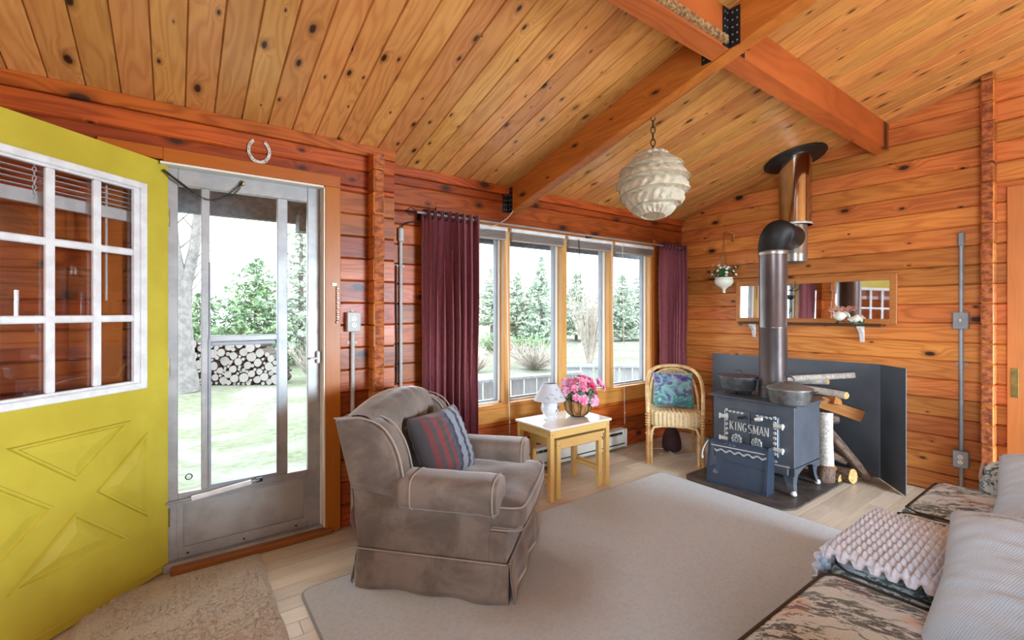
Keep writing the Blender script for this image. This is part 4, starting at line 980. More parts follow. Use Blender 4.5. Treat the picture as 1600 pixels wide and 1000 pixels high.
fire_log((4.20, 1.37, .14), (4.12, 1.56, .20), .038, 'bark', 'bark log lying across the middle of the firewood pile', seedv=7)
fire_log((4.04, 1.46, .05), (4.03, 1.40, .115), .028, 'splitwood', 'orange split stub at the foot of the birch log', split=True, seedv=8, endmat='splitwood')
fire_log((4.26, 1.30, .47), (4.02, 1.50, .58), .062, 'splitwood', 'wide split wedge of wood near the top of the pile', split=True, seedv=9, endmat='splitwood')
fire_log((4.20, 1.62, .56), (4.06, 1.395, .60), .045, 'splitwood', 'brown split log under the white birch sticks', split=True, seedv=10, endmat='splitwood')
fire_log((4.25, 1.75, .655), (4.08, 1.335, .66), .026, 'birch', 'short white birch stick pointing at the room, lowest of three', seedv=11)
fire_log((4.25, 1.86, .70), (4.20, 1.50, .735), .024, 'birch', 'white birch stick in the middle of the top three', seedv=12)
fire_log((4.12, 1.86, .715), (4.26, 1.335, .80), .025, 'birch', 'longest white birch stick on top of the firewood pile', seedv=13)
for a, b, c, d_, r, lab in (((4.30, 1.68, .01), 0, (4.31, 1.64, .48), 0, .055, 'upright log in the shade behind the stove'), ((4.24, 1.52, .42), 0, (4.26, 1.74, .50), 0, .05, 'log wedged across the back of the pile'), ((4.1, 1.60, .42), 0, (4.22, 1.44, .455), 0, .042, 'dark log below the wide split wedge')):
    fire_log(a, c, r, 'bark', lab, seedv=int(r * 1000))

# ------------------------------------------------------------------ baseboard heater
M['heater'] = plain('cream_enamel', lin(212, 206, 196), lin(198, 192, 182), 5, .4)
ht = thing('baseboard_heater', 'cream electric baseboard heater under the picture window', 'heater', (2.72, Y2, .02))
B().prism([(-.001, 0), (-.062, 0), (-.07, .012), (-.07, .028), (-.062, .03), (-.068, .04), (-.07, .115), (-.058, .12), (-.052, .158), (-.001, .168)], lambda p, t: (t, p[0], p[1]), -.72, .72).make('case', 'heater', ht, smooth=0)
for s in (-1, 1): B().box(s * .72 - .012, -.075, 0, s * .72 + .012, -.001, .168, .003).make('end_cap', 'heater', ht, smooth=0)
q = B()
for k in range(24): q.box(-.68 + k * .057, -.063, .122, -.632 + k * .057, -.05, .140)
q.make('grille_slots', 'black', ht, smooth=0)
B().box(-.7, -.0705, .031, .7, -.055, .039).make('air_gap', 'black', ht, smooth=0)

# ------------------------------------------------------------------ nest of tables
M['whitetop'] = plain('glossy_white_top', lin(236, 232, 226), lin(228, 222, 214), 5, .16, coat=.5)
def nest_table(name, label, x0, y0, x1, y1, h, th, top, apron, yaw=0, stretcher=True):
    t = thing(name, label, 'table', ((x0 + x1) / 2, (y0 + y1) / 2, 0), yaw); hx, hy = (x1 - x0) / 2, (y1 - y0) / 2; lw = .036
    B().box(-hx, -hy, h - th, hx, hy, h, .004).make('tabletop', top, t, smooth=0)
    B().box(-hx + .002, -hy + .002, h - th - .004, hx - .002, hy - .002, h - th + .004).make('top_edge', 'birchwood', t, smooth=0)
    ix, iy = hx - .012, hy - .012
    for sx in (-1, 1):
        for sy in (-1, 1):
            l = B().box(min(sx * ix, sx * (ix - lw)), min(sy * iy, sy * (iy - lw)), 0, max(sx * ix, sx * (ix - lw)), max(sy * iy, sy * (iy - lw)), h - th - .003, .003).make('leg', 'birchwood', t, smooth=0)
            if sy < 0: B().lathe([(0, .001), (.004, 0)], 8, mtx=Matrix.Translation((sx * (ix - lw / 2), sy * iy, h - th - .03)) @ Matrix.Rotation(pi / 2, 4, 'X')).make('screw_cap', 'black', l)
            if sx < 0: B().lathe([(0, .001), (.004, 0)], 8, mtx=Matrix.Translation((sx * ix, sy * (iy - lw / 2), h - th - .03)) @ Matrix.Rotation(-pi / 2, 4, 'Y')).make('screw_cap', 'black', l)
    za, zb = h - th - .004 - apron, h - th - .004
    for sy in ((-1, 1) if stretcher else (1, -1)): B().box(-ix + lw, sy * (iy - .008) - .008, za, ix - lw, sy * (iy - .008) + .008, zb, .002).make('apron', 'birchwood', t, smooth=0)
    for sx in (-1, 1):
        B().box(sx * (ix - .010) - .008, -iy + lw, za, sx * (ix - .010) + .008, iy - lw, zb, .002).make('apron', 'birchwood', t, smooth=0)
        B().box(sx * (ix - .014) - .009, -iy + lw, .11, sx * (ix - .014) + .009, iy - lw, .135, .002).make('stretcher', 'birchwood', t, smooth=0)
    return t
nest_table('nesting_table', 'larger pale wood nesting table with a glossy white top, holding the lamp and flowers', 2.03, 2.355, 2.635, 2.755, .50, .016, 'whitetop', .05)
nest_table('nesting_table', 'smaller pale wood nesting table tucked under the white-topped one', 2.105, 2.372, 2.575, 2.70, .412, .014, 'birchwood', .05)

# table lamp
M['shade'] = plain('grey_fabric_shade', lin(196, 196, 200), lin(184, 184, 190), 90, .85)
M['shadegrey'] = plain('sage_print', lin(120, 132, 136), None, rough=.85)
M['china'] = plain('white_china', lin(226, 226, 230), lin(214, 214, 220), 30, .22, coat=.3)
tl_ = thing('table_lamp', 'small white china table lamp with a pale grey tapered shade', 'lamp', (2.235, 2.60, .5))
B().lathe([(0, 0), (.052, 0), (.054, .008), (.042, .014), (.036, .022), (.038, .03), (.05, .04), (.062, .06), (.066, .085), (.058, .115), (.04, .135), (.03, .14), (.03, .15), (.0, .15)], 32).make('base', 'china', tl_)
B().lathe([(.012, .148), (.012, .2), (.0, .2)], 12).make('socket', 'brass2', tl_)
shd = B().lathe([(.116, .14), (.118, .143), (.053, .262), (.050, .262), (.114, .143)], 40).make('shade', 'shade', tl_, smooth=50)
B().tube([(.117 * cos(a), .117 * sin(a), .141) for a in [2 * pi * k / 40 for k in range(40)]], .0022, 5, closed=True).tube([(.0525 * cos(a), .0525 * sin(a), .262) for a in [2 * pi * k / 30 for k in range(30)]], .002, 5, closed=True).make('shade_rim', 'shade', shd)
q = B()
for a0, z in ((-2.0, .165), (-2.3, .195), (-1.5, .17), (-1.1, .2), (-2.6, .17), (-1.75, .225)):
    rr = lerp(.118, .053, (z - .143) / .119) + .0012
    for k in range(4):
        a = a0 + k * .07; z2 = z + .006 * sin(k * 2); rr2 = lerp(.118, .053, (z2 - .143) / .119) + .0012
        q.raw([(rr2 * cos(a), rr2 * sin(a), z2), (rr2 * cos(a + .05), rr2 * sin(a + .05), z2 + .004), (rr2 * cos(a + .1), rr2 * sin(a + .1), z2), (rr2 * cos(a + .05), rr2 * sin(a + .05), z2 - .003)], [(0, 1, 2, 3)])
q.make('printed_sprig', 'shadegrey', shd, smooth=0)
M['bluefl'] = plain('blue_flower_decal', lin(70, 84, 130), None, rough=.3)
q = B(); aa = -1.1; petals(q, (.0675 * cos(aa), .0675 * sin(aa), .09), (cos(aa), sin(aa), .05), .016, 5, 0, .05); petals(q, (.064 * cos(aa - .3), .064 * sin(aa - .3), .07), (cos(aa - .3), sin(aa - .3), -.1), .009, 4, 0, .05)
q.make('painted_flower', 'bluefl', tl_, smooth=0)

# flower basket
M['basket'] = plain('bark_basket', lin(186, 136, 78), lin(122, 78, 40), 5, .7, stretch=(9, 9, 1.5), bump=.5, bdist=.01)
fb_ = thing('flower_basket', 'round bark basket of pink and magenta flowers on the white table', 'flowers', (2.475, 2.555, .5))
B().lathe([(0, .006), (.05, .006), (.075, .02), (.096, .055), (.106, .095), (.104, .125), (.098, .125), (.098, .1), (0, .09)], 36).make('bowl', 'basket', fb_)
for k in range(9):
    a = 2 * pi * k / 9; B().tube([(r * cos(a), r * sin(a), z) for r, z in ((.05, .004), (.078, .018), (.099, .054), (.109, .095), (.107, .13))], .0028, 5).make('rib', 'black', fb_)
B().tube([(.05 * cos(a), .05 * sin(a), .005) for a in [2 * pi * k / 24 for k in range(24)]], .004, 6, closed=True).make('base_ring', 'black', fb_)
def petal_mat(name, a, b):
    m = N(name); r = m.rand(); o = m.obj(); n = m.noise(o, 45, 3, .6); m.base(m.mix(m.ramp(n, .38, .62), a, b)); m.p(Roughness=.6)
    return m.m
M['pink'] = petal_mat('pink_petal', lin(226, 96, 138), lin(240, 168, 196)); M['magenta'] = petal_mat('magenta_petal', lin(196, 28, 74), lin(222, 70, 112)); M['palepink'] = petal_mat('pale_pink_petal', lin(238, 190, 208), lin(226, 140, 176))
rnd = random.Random(21); proto = {}
def head(kind):
    if kind not in proto:
        b = B(); petals(b, (0, 0, 0), (0, 0, 1), .036, 6, 0, .35); petals(b, (0, 0, .006), (0, 0, 1), .026, 5, .5, .6); petals(b, (0, 0, .01), (0, 0, 1), .015, 4, .2, .9)
        proto[kind] = b.make('flower_head', kind, fb_, smooth=0); return proto[kind]
    c = proto[kind].copy(); COL.objects.link(c); return c
def place_head(kind, p, n, s):
    h = head(kind); h.parent = fb_; h.location = p; h.rotation_mode = 'QUATERNION'; h.rotation_quaternion = Vector((0, 0, 1)).rotation_difference(Vector(n).normalized()); h.scale = (s, s, s)
stems = B(); cv = Vector((-.62, -.78, .1))
heads = []
for k in range(60):
    a = rnd.uniform(0, 2 * pi); e = rnd.uniform(.02, 1.25); r = rnd.uniform(.11, .165)
    p = Vector((r * cos(a) * cos(e) * 1.05, r * sin(a) * cos(e) * 1.05, .155 + r * sin(e) * .95))
    if any((p - h).length < .036 for h in heads): continue
    heads.append(p); kind = 'magenta' if (p.x > -.02 and .17 < p.z < .26 and rnd.random() < .6) else ('palepink' if rnd.random() < .25 else 'pink')
    place_head(kind, p, p - Vector((0, 0, .12)) + cv * .06, rnd.uniform(.8, 1.1)); stems.tube([(p.x * .2, p.y * .2, .1), tuple(p * .97)], .0018, 4)
place_head('palepink', (.055, -.115, .125), (-.3, -1, .25), 1.25); place_head('pink', (.052, -.119, .128), (-.3, -1, .25), .5); place_head('pink', (-.05, -.115, .145), (-.5, -1, .1), 1.1)
place_head('pink', (.165, -.06, .245), (.2, -.9, .5), 1.15); place_head('pink', (.185, -.09, .205), (.4, -.9, .2), .8)
for q_ in ((.165, -.06, .245), (.185, -.09, .205), (.055, -.11, .125)): stems.tube([(.02, -.02, .1), (q_[0] * .6, q_[1] * .6, .2), q_], .002, 4)
stems.make('stems', 'green', fb_, smooth=0)
q = B()
for k in range(70):
    a = rnd.uniform(0, 2 * pi); r = rnd.uniform(.07, .13); z = rnd.uniform(.11, .22)
    petals(q, (r * cos(a), r * sin(a), z), (cos(a), sin(a), rnd.uniform(-.2, .9)), rnd.uniform(.025, .045), 2, rnd.uniform(0, 6))
q.make('leaves', 'green2', fb_, smooth=0)

# ------------------------------------------------------------------ wicker chair
M['rattan'] = plain('rattan_cane', lin(222, 190, 138), lin(186, 144, 88), 14, .5, bump=.1)
M['rattan_dk'] = plain('honey_cane', lin(196, 146, 84), lin(164, 112, 58), 14, .45)
def weave():
    m = N('woven_rattan'); o = m.obj(); s = m.sep(o); a = m.math('SINE', m.math('MULTIPLY', s[2], 420.0)); n = m.noise(o, 40, 3)
    m.base(m.mix(m.math('ADD', m.math('MULTIPLY', a, .08), m.math('MULTIPLY', n, .9), clamp=True), lin(176, 138, 92), lin(228, 204, 160))); m.p(Roughness=.65); m.bump(a, .2, .003); return m.m
M['weave'] = weave()
wc = thing('wicker_chair', 'honey coloured wicker armchair with a rounded back in the corner by the window', 'chair', (3.546, 2.463, 0), math.atan2(-.63, -.78))
def seatfn(u, v):
    s = u * 1.64; per = ((.205, -.172), (.205, .172), (.155, .222), (-.155, .222), (-.205, .172), (-.205, -.172), (-.155, -.222), (.155, -.222))
    L = [.344, .0707, .31, .0707, .344, .0707, .31, .0707]; T = sum(L); s = u * T; i = 0
    while i < 7 and s > L[i]: s -= L[i]; i += 1
    x = lerp(per[i][0], per[(i + 1) % 8][0], s / L[i]); y = lerp(per[i][1], per[(i + 1) % 8][1], s / L[i])
    rip = .009 * abs(sin(u * T * pi / .0331)) - .004
    prof = [(.97, .325), (1, .335), (1.0, .43), (.97, .448), (.9, .452), (.5, .452), (0.001, .452)]
    i = min(int(v * 6), 5); t = v * 6 - i; r = lerp(prof[i][0], prof[i + 1][0], t); z = lerp(prof[i][1], prof[i + 1][1], t)
    k = 1 + rip / .21 if i < 3 else 1
    zz = z + (.005 * cos(y * r * 2 * pi / .034) if i >= 3 else 0)
    return (x * r * k, y * r * k, zz)
B().surf(seatfn, 220, 25, cu=True).make('seat', 'weave', wc, smooth=60)
hp_ = [(.20, -.218, .36), (.20, -.222, .52), (.17, -.225, .64), (.08, -.215, .735), (-.04, -.165, .785), (-.12, -.085, .80), (-.145, 0, .803)]
hp_ = hp_ + [(x, -y, z) for x, y, z in hp_[-2::-1]]
def smoothpts(p, it=2):
    p = [Vector(q) for q in p]
    for _ in range(it):
        q = [p[0]]
        for a, b in zip(p[:-1], p[1:]): q += [a.lerp(b, .25), a.lerp(b, .75)]
        q.append(p[-1]); p = q
    return p
B().tube(smoothpts(hp_), .0155, 10).make('back_hoop', 'rattan', wc)
ip = [(.05, -.205, .44), (.02, -.20, .56), (-.04, -.17, .70), (-.1, -.1, .765), (-.12, 0, .78)]; ip = ip + [(x, -y, z) for x, y, z in ip[-2::-1]]
B().tube(smoothpts(ip), .011, 8).make('inner_hoop', 'rattan', wc)
def backfn(u, v):
    y = lerp(-.19, .19, u); top = .775 - .9 * y * y * 2.2; z = lerp(.44, top, v)
    return (-.165 + .9 * y * y * 1.4 - .03 * v + .006 * cos(u * 2 * pi * 12), y * (1 - .06 * v), z)
bo = B().surf(backfn, 110, 14).make('back_panel', 'weave', wc, smooth=60); md = bo.modifiers.new('thickness', 'SOLIDIFY'); md.thickness = .012
for s in (-1, 1):
    B().tube([(.20, s * .218, 0), (.20, s * .218, .44)], .0165, 10).make('leg', 'rattan_dk', wc)
    B().tube([(.185, s * .188, 0), (.185, s * .19, .26), (.185, s * .17, .31), (.185, s * .1, .325), (.185, 0, .327)], .012, 8).make('front_brace', 'rattan', wc)
    B().tube([(-.22, s * .195, 0), (-.19, s * .185, .2), (-.17, s * .18, .44)], .0155, 10).make('leg', 'rattan_dk', wc)
    B().tube(smoothpts([(.18, s * .2, .22), (.1, s * .2, .315), (-.08, s * .195, .315), (-.2, s * .19, .22)]), .010, 8).make('side_brace', 'rattan_dk', wc)
    for k in range(5): B().tube([(.20 + .0185 * cos(a), s * .218 + .0185 * sin(a), .33 + .022 * k) for a in [2 * pi * j / 12 for j in range(12)]], .005, 5, closed=True).make('cane_binding', 'rattan', wc)
    B().tube([(.192 + .034 * cos(a), s * .203 + .034 * sin(a), .258) for a in [2 * pi * j / 12 for j in range(12)]], .004, 5, closed=True).make('cane_binding', 'rattan', wc)
def tie():
    m = N('teal_purple_satin'); o = m.obj(); n = m.noise(o, 9, 4, .6, 1.2); n2 = m.noise(o, 14, 3, .6, .8); s = m.sep(o)
    c = m.mix(m.ramp(n, .42, .58), lin(128, 186, 184), lin(92, 66, 140)); c = m.mix(m.ramp(m.math('ADD', n2, m.math('MULTIPLY', s[1], -.9)), .52, .68), c, lin(38, 132, 124)); c = m.mix(m.ramp(n2, .58, .72), c, lin(186, 196, 214))
    m.base(c); m.p(Roughness=.42); m.b.inputs['Sheen Weight'].default_value = .3; return m.m
M['satin'] = tie()
def pillow(name, mat, size, thick, label, cat, mtx, n=40, wr=0.0, sq=.35, parent=None, fnc=None, group=None):
    """stuffed cushion: two bulged faces that meet at a seam, pinched towards the corners"""
    b = B(); w, h = size[0] / 2, size[1] / 2
    for s in (1, -1):
        def fn(u, v, s=s):
            x, y = u * 2 - 1, v * 2 - 1
            t = max(0, (1 - x ** 4) * (1 - y ** 4)) ** .55
            k = 1 - .05 * (x * x * (1 - y * y) * 0 + (1 - abs(x)) * abs(y) + (1 - abs(y)) * abs(x))
            zz = s * thick / 2 * t
            if wr: zz += s * wr * mnoise.noise(Vector((x * 3 + 5, y * 9, s * 3))) * min(1, t * 1.5)
            if fnc: zz += fnc(x, y, s) * min(1, t * 1.5)
            return (x * w * k, y * h * k, zz)
        b.surf(fn, n, n)
    o = b.make(name, mat, parent, smooth=70); o.matrix_world = mtx
    bm = bmesh.new(); bm.from_mesh(o.data); bmesh.ops.remove_doubles(bm, verts=bm.verts[:], dist=.0004); bmesh.ops.recalc_face_normals(bm, faces=bm.faces[:]); bm.to_mesh(o.data); bm.free()
    return tag(o, label, cat, group)
def frame(c, u, nrm):
    """matrix with local y along u (up in the face) and local z along the face normal"""
    u = Vector(u).normalized(); n = Vector(nrm); n = (n - u * n.dot(u)).normalized(); x = u.cross(n)
    return Matrix(((x.x, u.x, n.x, c[0]), (x.y, u.y, n.y, c[1]), (x.z, u.z, n.z, c[2]), (0, 0, 0, 1)))
fw = Vector((-.78, -.63, 0))
cc = Vector((3.546, 2.463, 0)) + fw * -.01
pillow('throw_cushion', 'satin', (.34, .30), .12, 'ruched satin cushion in purple and teal on the wicker chair', 'cushion', frame((cc.x, cc.y, .605), Vector((0, 0, 1)) - fw * .28, fw + Vector((0, 0, .28))), wr=.012, fnc=lambda x, y, s: .006 * sin(y * 26 + 3 * sin(x * 5)))
M['maroon'] = plain('maroon_bag_cloth', lin(60, 26, 30), lin(40, 18, 24), 6, .8)
bg_ = thing('cloth_bag', 'dark maroon bag slumped on the floor under the wicker chair', 'bag', (3.75, 2.62, 0), .6)
B().rbox((0, 0, .10), (.24, .16, .20), .05, 10, (.02, .02, .0), fn=lambda p, g: Vector((p.x * (1 - .2 * (g[2] + 1) / 2), p.y * (1 - .35 * (g[2] + 1) / 2), p.z + .012 * mnoise.noise(p * 14)))).make('body', 'maroon', bg_)
B().tube(bez([(-.06, 0, .19), (-.05, -.02, .26), (.05, -.02, .26), (.06, 0, .19)], 10), .006, 6).make('strap', 'black', bg_)
wcab = B().tube(smoothpts([(3.60, 2.75, .004), (3.58, 2.68, .03), (3.66, 2.62, .03), (3.64, 2.54, .012), (3.62, 2.50, .004)]), .003, 6).make('charging_cable', 'white'); tag(wcab, 'white cable end looped out on the floor under the wicker chair', 'cable')
rnd = random.Random(2)
for (x, y), lab in zip(((3.36, 2.78), (3.45, 2.80), (3.50, 2.62), (3.53, 2.56), (3.57, 2.60)), ('pale wood chip on the floor beside the end of the baseboard heater', 'pale wood chip between the baseboard heater and the wicker chair', 'pale wood chip just behind the left front leg of the wicker chair', 'pale wood chip under the front rail of the wicker chair', 'pale wood chip nearest the white cable under the wicker chair')):
    z = thing('wood_scrap', lab, 'wood chip', (x, y, .001), rnd.uniform(0, 3), 'wood chips by the wicker chair')
    B().raw([(-.02, -.006, 0), (.018, -.008, .001), (.022, .006, .003), (-.016, .008, 0), (-.019, -.004, .005), (.016, -.006, .006), (.02, .004, .008), (-.014, .006, .005)], [(0, 1, 2, 3), (4, 5, 6, 7), (0, 1, 5, 4), (1, 2, 6, 5), (2, 3, 7, 6), (3, 0, 4, 7)]).make('chip', 'birchwood', z, smooth=0)

# ------------------------------------------------------------------ velour armchair
def velour(name, a, b):
    m = N(name); o = m.obj(); n = m.noise(o, 5, 4, .65, .5); n2 = m.noise(o, 120, 2, .6)
    m.base(m.mix(m.math('ADD', m.math('MULTIPLY', m.ramp(n, .35, .68), .75), m.math('MULTIPLY', n2, .2), clamp=True), a, b)); m.p(Roughness=.75)
    m.b.inputs['Sheen Weight'].default_value = .8; m.b.inputs['Sheen Roughness'].default_value = .35; m.b.inputs['Sheen Tint'].default_value = (.9, .86, .84, 1)
    m.bump(n2, .25, .003); return m.m
M['velour'] = velour('taupe_velour', lin(130, 115, 104), lin(88, 76, 67)); M['piping'] = plain('taupe_piping', lin(158, 140, 126), None, rough=.7, sheen=.4); M['velour_dk'] = velour('warm_taupe_velour', lin(132, 110, 94), lin(104, 84, 70))  # velour_dk: warmer taupe for the corner pleats and buttons
ac = thing('armchair', 'taupe velour armchair with a buttoned back and pleated skirt on the cream rug', 'armchair', (1.1975, 2.156, .012), math.atan2(-.747, .665))
# local x: forward, y: to the chair's left (far side from the camera)
def rect_path(hx, hy, n):
    c = [(-hx, -hy), (hx, -hy), (hx, hy), (-hx, hy)]; out = []
    for i in range(4):
        for k in range(n): out.append((lerp(c[i][0], c[(i + 1) % 4][0], k / n), lerp(c[i][1], c[(i + 1) % 4][1], k / n)))
    return out
for side, (p, q_) in enumerate((((-.36, -.35), (.36, -.35)), ((.365, -.345), (.365, .345)), ((.36, .35), (-.36, .35)), ((-.365, .345), (-.365, -.345)))):
    p, q_ = Vector((*p, 0)), Vector((*q_, 0)); d = (q_ - p).normalized(); nn = Vector((d.y, -d.x, 0))
    def fn(u, v, p=p, q_=q_, nn=nn, side=side):
        e = .008 * sin(u * 17 + side) * (1 - v) + .01 * mnoise.noise(Vector((u * 4, v * 3, side)))
        w = p.lerp(q_, u) + (p.lerp(q_, u) - p.lerp(q_, .5)) * .03 * (1 - v)
        w = w + nn * (.004 + .022 * (1 - v) + e); return (w.x, w.y, .004 + .165 * v)
    so = B().surf(fn, 40, 8).make('skirt', 'velour', ac, smooth=70); md = so.modifiers.new('thickness', 'SOLIDIFY'); md.thickness = .006
    B().tube([tuple(p + nn * .008 + Vector((0, 0, .17))), tuple(q_ + nn * .008 + Vector((0, 0, .17)))], .0038, 6).make('welt', 'piping', ac)
for sx in (-1, 1):
    for sy in (-1, 1): B().box(sx * .35 - .014, sy * .342 - .014, .004, sx * .35 + .014, sy * .342 + .014, .165, .004).make('corner_pleat', 'velour_dk', ac, smooth=0)
B().rbox((0, 0, .235), (.725, .70, .15), .02, 6).make('base', 'velour', ac)
def side_poly(poly, y0, y1, nm, bev=.02, mat='velour'):
    bm = bmesh.new(); n = len(poly)
    a = [bm.verts.new((x, y0, z)) for x, z in poly]; b = [bm.verts.new((x, y1, z)) for x, z in poly]
    bm.faces.new(a[::-1]); bm.faces.new(b)
    for i in range(n): bm.faces.new((a[i], a[(i + 1) % n], b[(i + 1) % n], b[i]))
    bmesh.ops.recalc_face_normals(bm, faces=bm.faces[:])
    ed = [e for e in bm.edges if abs(e.verts[0].co.y - e.verts[1].co.y) < 1e-6]
    bmesh.ops.bevel(bm, geom=ed, offset=bev, segments=4, affect='EDGES', profile=.5)
    bm.verts.index_update(); q = B().raw([tuple(v.co) for v in bm.verts], [tuple(v.index for v in f.verts) for f in bm.faces]); bm.free()
    return q.make(nm, mat, ac, smooth=50)
for s in (-1, 1):
    yo, yi = s * .352, s * .255
    side_poly([(-.365, .17), (.285, .17), (.285, .46), (-.05, .47), (-.39, .47)], min(yo, yi), max(yo, yi), 'side_panel', .012)
    # wing of the back
    wp = [(-.385, .455), (-.125, .425), (-.118, .50), (-.135, .60), (-.165, .675), (-.21, .735), (-.275, .768), (-.36, .778), (-.468, .768)]
    yo, yi = s * .385, s * .275
    w = side_poly(wp, min(yo, yi), max(yo, yi), 'wing', .022)
    B().tube(smoothpts([(x, s * .383, z) for x, z in ((-.112, .46), (-.112, .52), (-.13, .61), (-.16, .685), (-.21, .75), (-.28, .78), (-.37, .79), (-.465, .778))], 1), .0042, 6).make('welt', 'piping', w)
    B().tube(smoothpts([(x, s * .283, z) for x, z in ((-.112, .46), (-.112, .52), (-.13, .61), (-.16, .685), (-.21, .75), (-.28, .78), (-.36, .79))], 1), .0038, 6).make('welt', 'piping', w)
    # rolled arm, slightly drooping cover with wrinkles
    def armfn(u, v, s=s):
        x = lerp(-.13, .325, v); a = 2 * pi * u
        ry, rz = .098, .078
        e = .6; ca, sa = cos(a), sin(a)
        y = math.copysign(abs(ca) ** e, ca) * ry; z = math.copysign(abs(sa) ** e, sa) * rz
        k = 1 - .0 * v; endr = 1 if .02 < v < .965 else (.93 if v >= .965 else .96)
        wv = 1 + .025 * mnoise.noise(Vector((x * 9, cos(a) * 1.4, sin(a) * 1.4 + s))) + .02 * sin(x * 60 + 4 * sin(a)) * smooth01((v - .6) * 3) * (sa < .2)
        return (x, s * .318 + y * endr * wv, .460 + z * endr * wv)
    ar = B().surf(armfn, 48, 40, cu=True); n0 = len(ar.v)
    ar.f.append(tuple(i * 40 + 39 for i in range(48))); ar.f.append(tuple(i * 40 for i in range(48))[::-1])
    ao = ar.make('arm', 'velour', ac, smooth=70)
    B().tube([tuple(Vector(armfn(k / 40, .955)) + Vector((.004, 0, 0))) for k in range(40)], .0036, 6, closed=True).make('welt', 'piping', ao)
    B().tube([tuple(Vector(armfn(k / 40, .13))) for k in range(3, 38)], .0035, 6).make('seam', 'piping', ao)
# buttoned back
BT = [(-.155, .685), (0.0, .665), (.155, .685), (-.08, .55), (.08, .55)]
def backsurf(u, v):
    y = lerp(-.345, .345, u); crown = .764 + .070 * cos(pi * y / .70); pts = [(-.175, .41), (-.215, .52), (-.245, .63), (-.262, .72), (-.27, crown - .05), (-.305, crown + .012), (-.37, crown + .025), (-.435, crown), (-.47, crown - .05), (-.44, .62), (-.39, .44)]
    t = v * (len(pts) - 1); i = min(int(t), len(pts) - 2); f = t - i
    p0, p1, p2, p3 = pts[max(i - 1, 0)], pts[i], pts[i + 1], pts[min(i + 2, len(pts) - 1)]
    cm = lambda a, b, c, d: .5 * ((2 * b) + (-a + c) * f + (2 * a - 5 * b + 4 * c - d) * f * f + (-a + 3 * b - 3 * c + d) * f ** 3)
    x, z = cm(p0[0], p1[0], p2[0], p3[0]), cm(p0[1], p1[1], p2[1], p3[1])
    if v < .62:
        bul = .060 * max(0, 1 - (abs(y) / .285) ** 7) ** .6 * sin(pi * min(1, v / .62)) ** .6; dent = 0; pl = 0
        for by, bz in BT[:3]:
            r2 = ((y - by) / .035) ** 2 + ((z - bz) / .04) ** 2; dent = max(dent, math.exp(-r2))
            if z > bz: pl = max(pl, math.exp(-((y - by) / .016) ** 2) * (1 - min(1, (z - bz) / .18)) * .55)
        x += bul - .055 * dent - .03 * pl + .004 * sin(y * 75 + 3) * smooth01((v - .35) * 6)
    if .40 < v < .62: z += .012 * max(0, 1 - (abs(y) / .285) ** 7) ** .6 * sin(pi * (v - .40) / .22)
    return (x, y, z)
B().surf(backsurf, 64, 66).make('backrest', 'velour', ac, smooth=80)
for by, bz in BT[:3]: B().lathe([(0, .007), (.010, .004), (.013, -.004), (0, -.006)], 12, mtx=Matrix.Translation((-.208 if by else -.205, by, bz)) @ Matrix.Rotation(pi / 2, 4, 'Y')).make('button', 'velour_dk', ac)
B().raw([(-.40, -.29, .16), (-.40, .29, .16), (-.47, .29, .77), (-.47, -.29, .77), (-.30, -.28, .16), (-.30, .28, .16), (-.36, .28, .80), (-.36, -.28, .80)], [(0, 1, 2, 3), (4, 5, 6, 7), (0, 1, 5, 4), (1, 2, 6, 5), (2, 3, 7, 6), (3, 0, 4, 7)]).make('back_shell', 'velour', ac, smooth=0)
# T-shaped seat cushion
def tcush(p, g):
    x, y, z = p
    if x > .06: y *= 1 + .27 * smooth01((x - .06) / .06)
    z += (.012 * mnoise.noise(Vector((x * 6, y * 6, 2))) if g[2] > 0 else 0)
    return Vector((x, y, z))
sc2 = B().rbox((.13, 0, .362), (.60, .53, .125), .045, 18, (.012, .012, .026), fn=tcush).make('seat_cushion', 'velour', ac, smooth=70)
def edge(z): return [(-.1, -.262, z), (.17, -.264, z), (.215, -.325, z), (.26, -.340, z), (.40, -.338, z), (.435, -.30, z), (.443, 0, z), (.435, .30, z), (.40, .338, z), (.26, .340, z), (.215, .325, z), (.17, .264, z), (-.1, .262, z)]
for z in (.412, .312): B().tube(smoothpts(edge(z), 2), .004, 6).make('welt', 'piping', sc2)
def stripes():
    m = N('striped_wool'); o = m.obj(); s = m.sep(o); n = m.noise(o, 210, 2, .7); n1 = m.noise(o, 60, 2, .6)
    x = m.math('ADD', s[0], m.math('MULTIPLY', m.math('SUBTRACT', n, .5), .008))
    cr_ = m.add('ShaderNodeValToRGB'); cr_.color_ramp.interpolation = 'CONSTANT'
    st = [(0, (58, 52, 54)), (.13, (104, 44, 44)), (.21, (62, 60, 62)), (.27, (118, 44, 46)), (.36, (58, 62, 60)), (.43, (120, 48, 50)), (.49, (70, 74, 82)), (.55, (44, 50, 72)), (.60, (132, 136, 146)), (.70, (44, 50, 72)), (.755, (140, 144, 152)), (.84, (46, 52, 74)), (.89, (134, 138, 148))]
    e = cr_.color_ramp.elements; e[0].position = 0; e[0].color = (*lin(*st[0][1]), 1); e[1].position = st[1][0]; e[1].color = (*lin(*st[1][1]), 1)
    for p, c in st[2:]: q = e.new(p); q.color = (*lin(*c), 1)
    m.lk(m.math('ADD', m.math('MULTIPLY', x, 1 / .40), .5), cr_.inputs[0]); c = m.mix(m.ramp(n, .35, .7), cr_.outputs[0], (.02, .02, .025)) if False else m.mix(m.math('MULTIPLY', m.ramp(n, .5, .75), .55), cr_.outputs[0], lin(26, 26, 30))
    m.base(c); m.p(Roughness=.9); m.b.inputs['Sheen Weight'].default_value = .3; m.bump(n, .6, .004); return m.m
M['stripe'] = stripes()
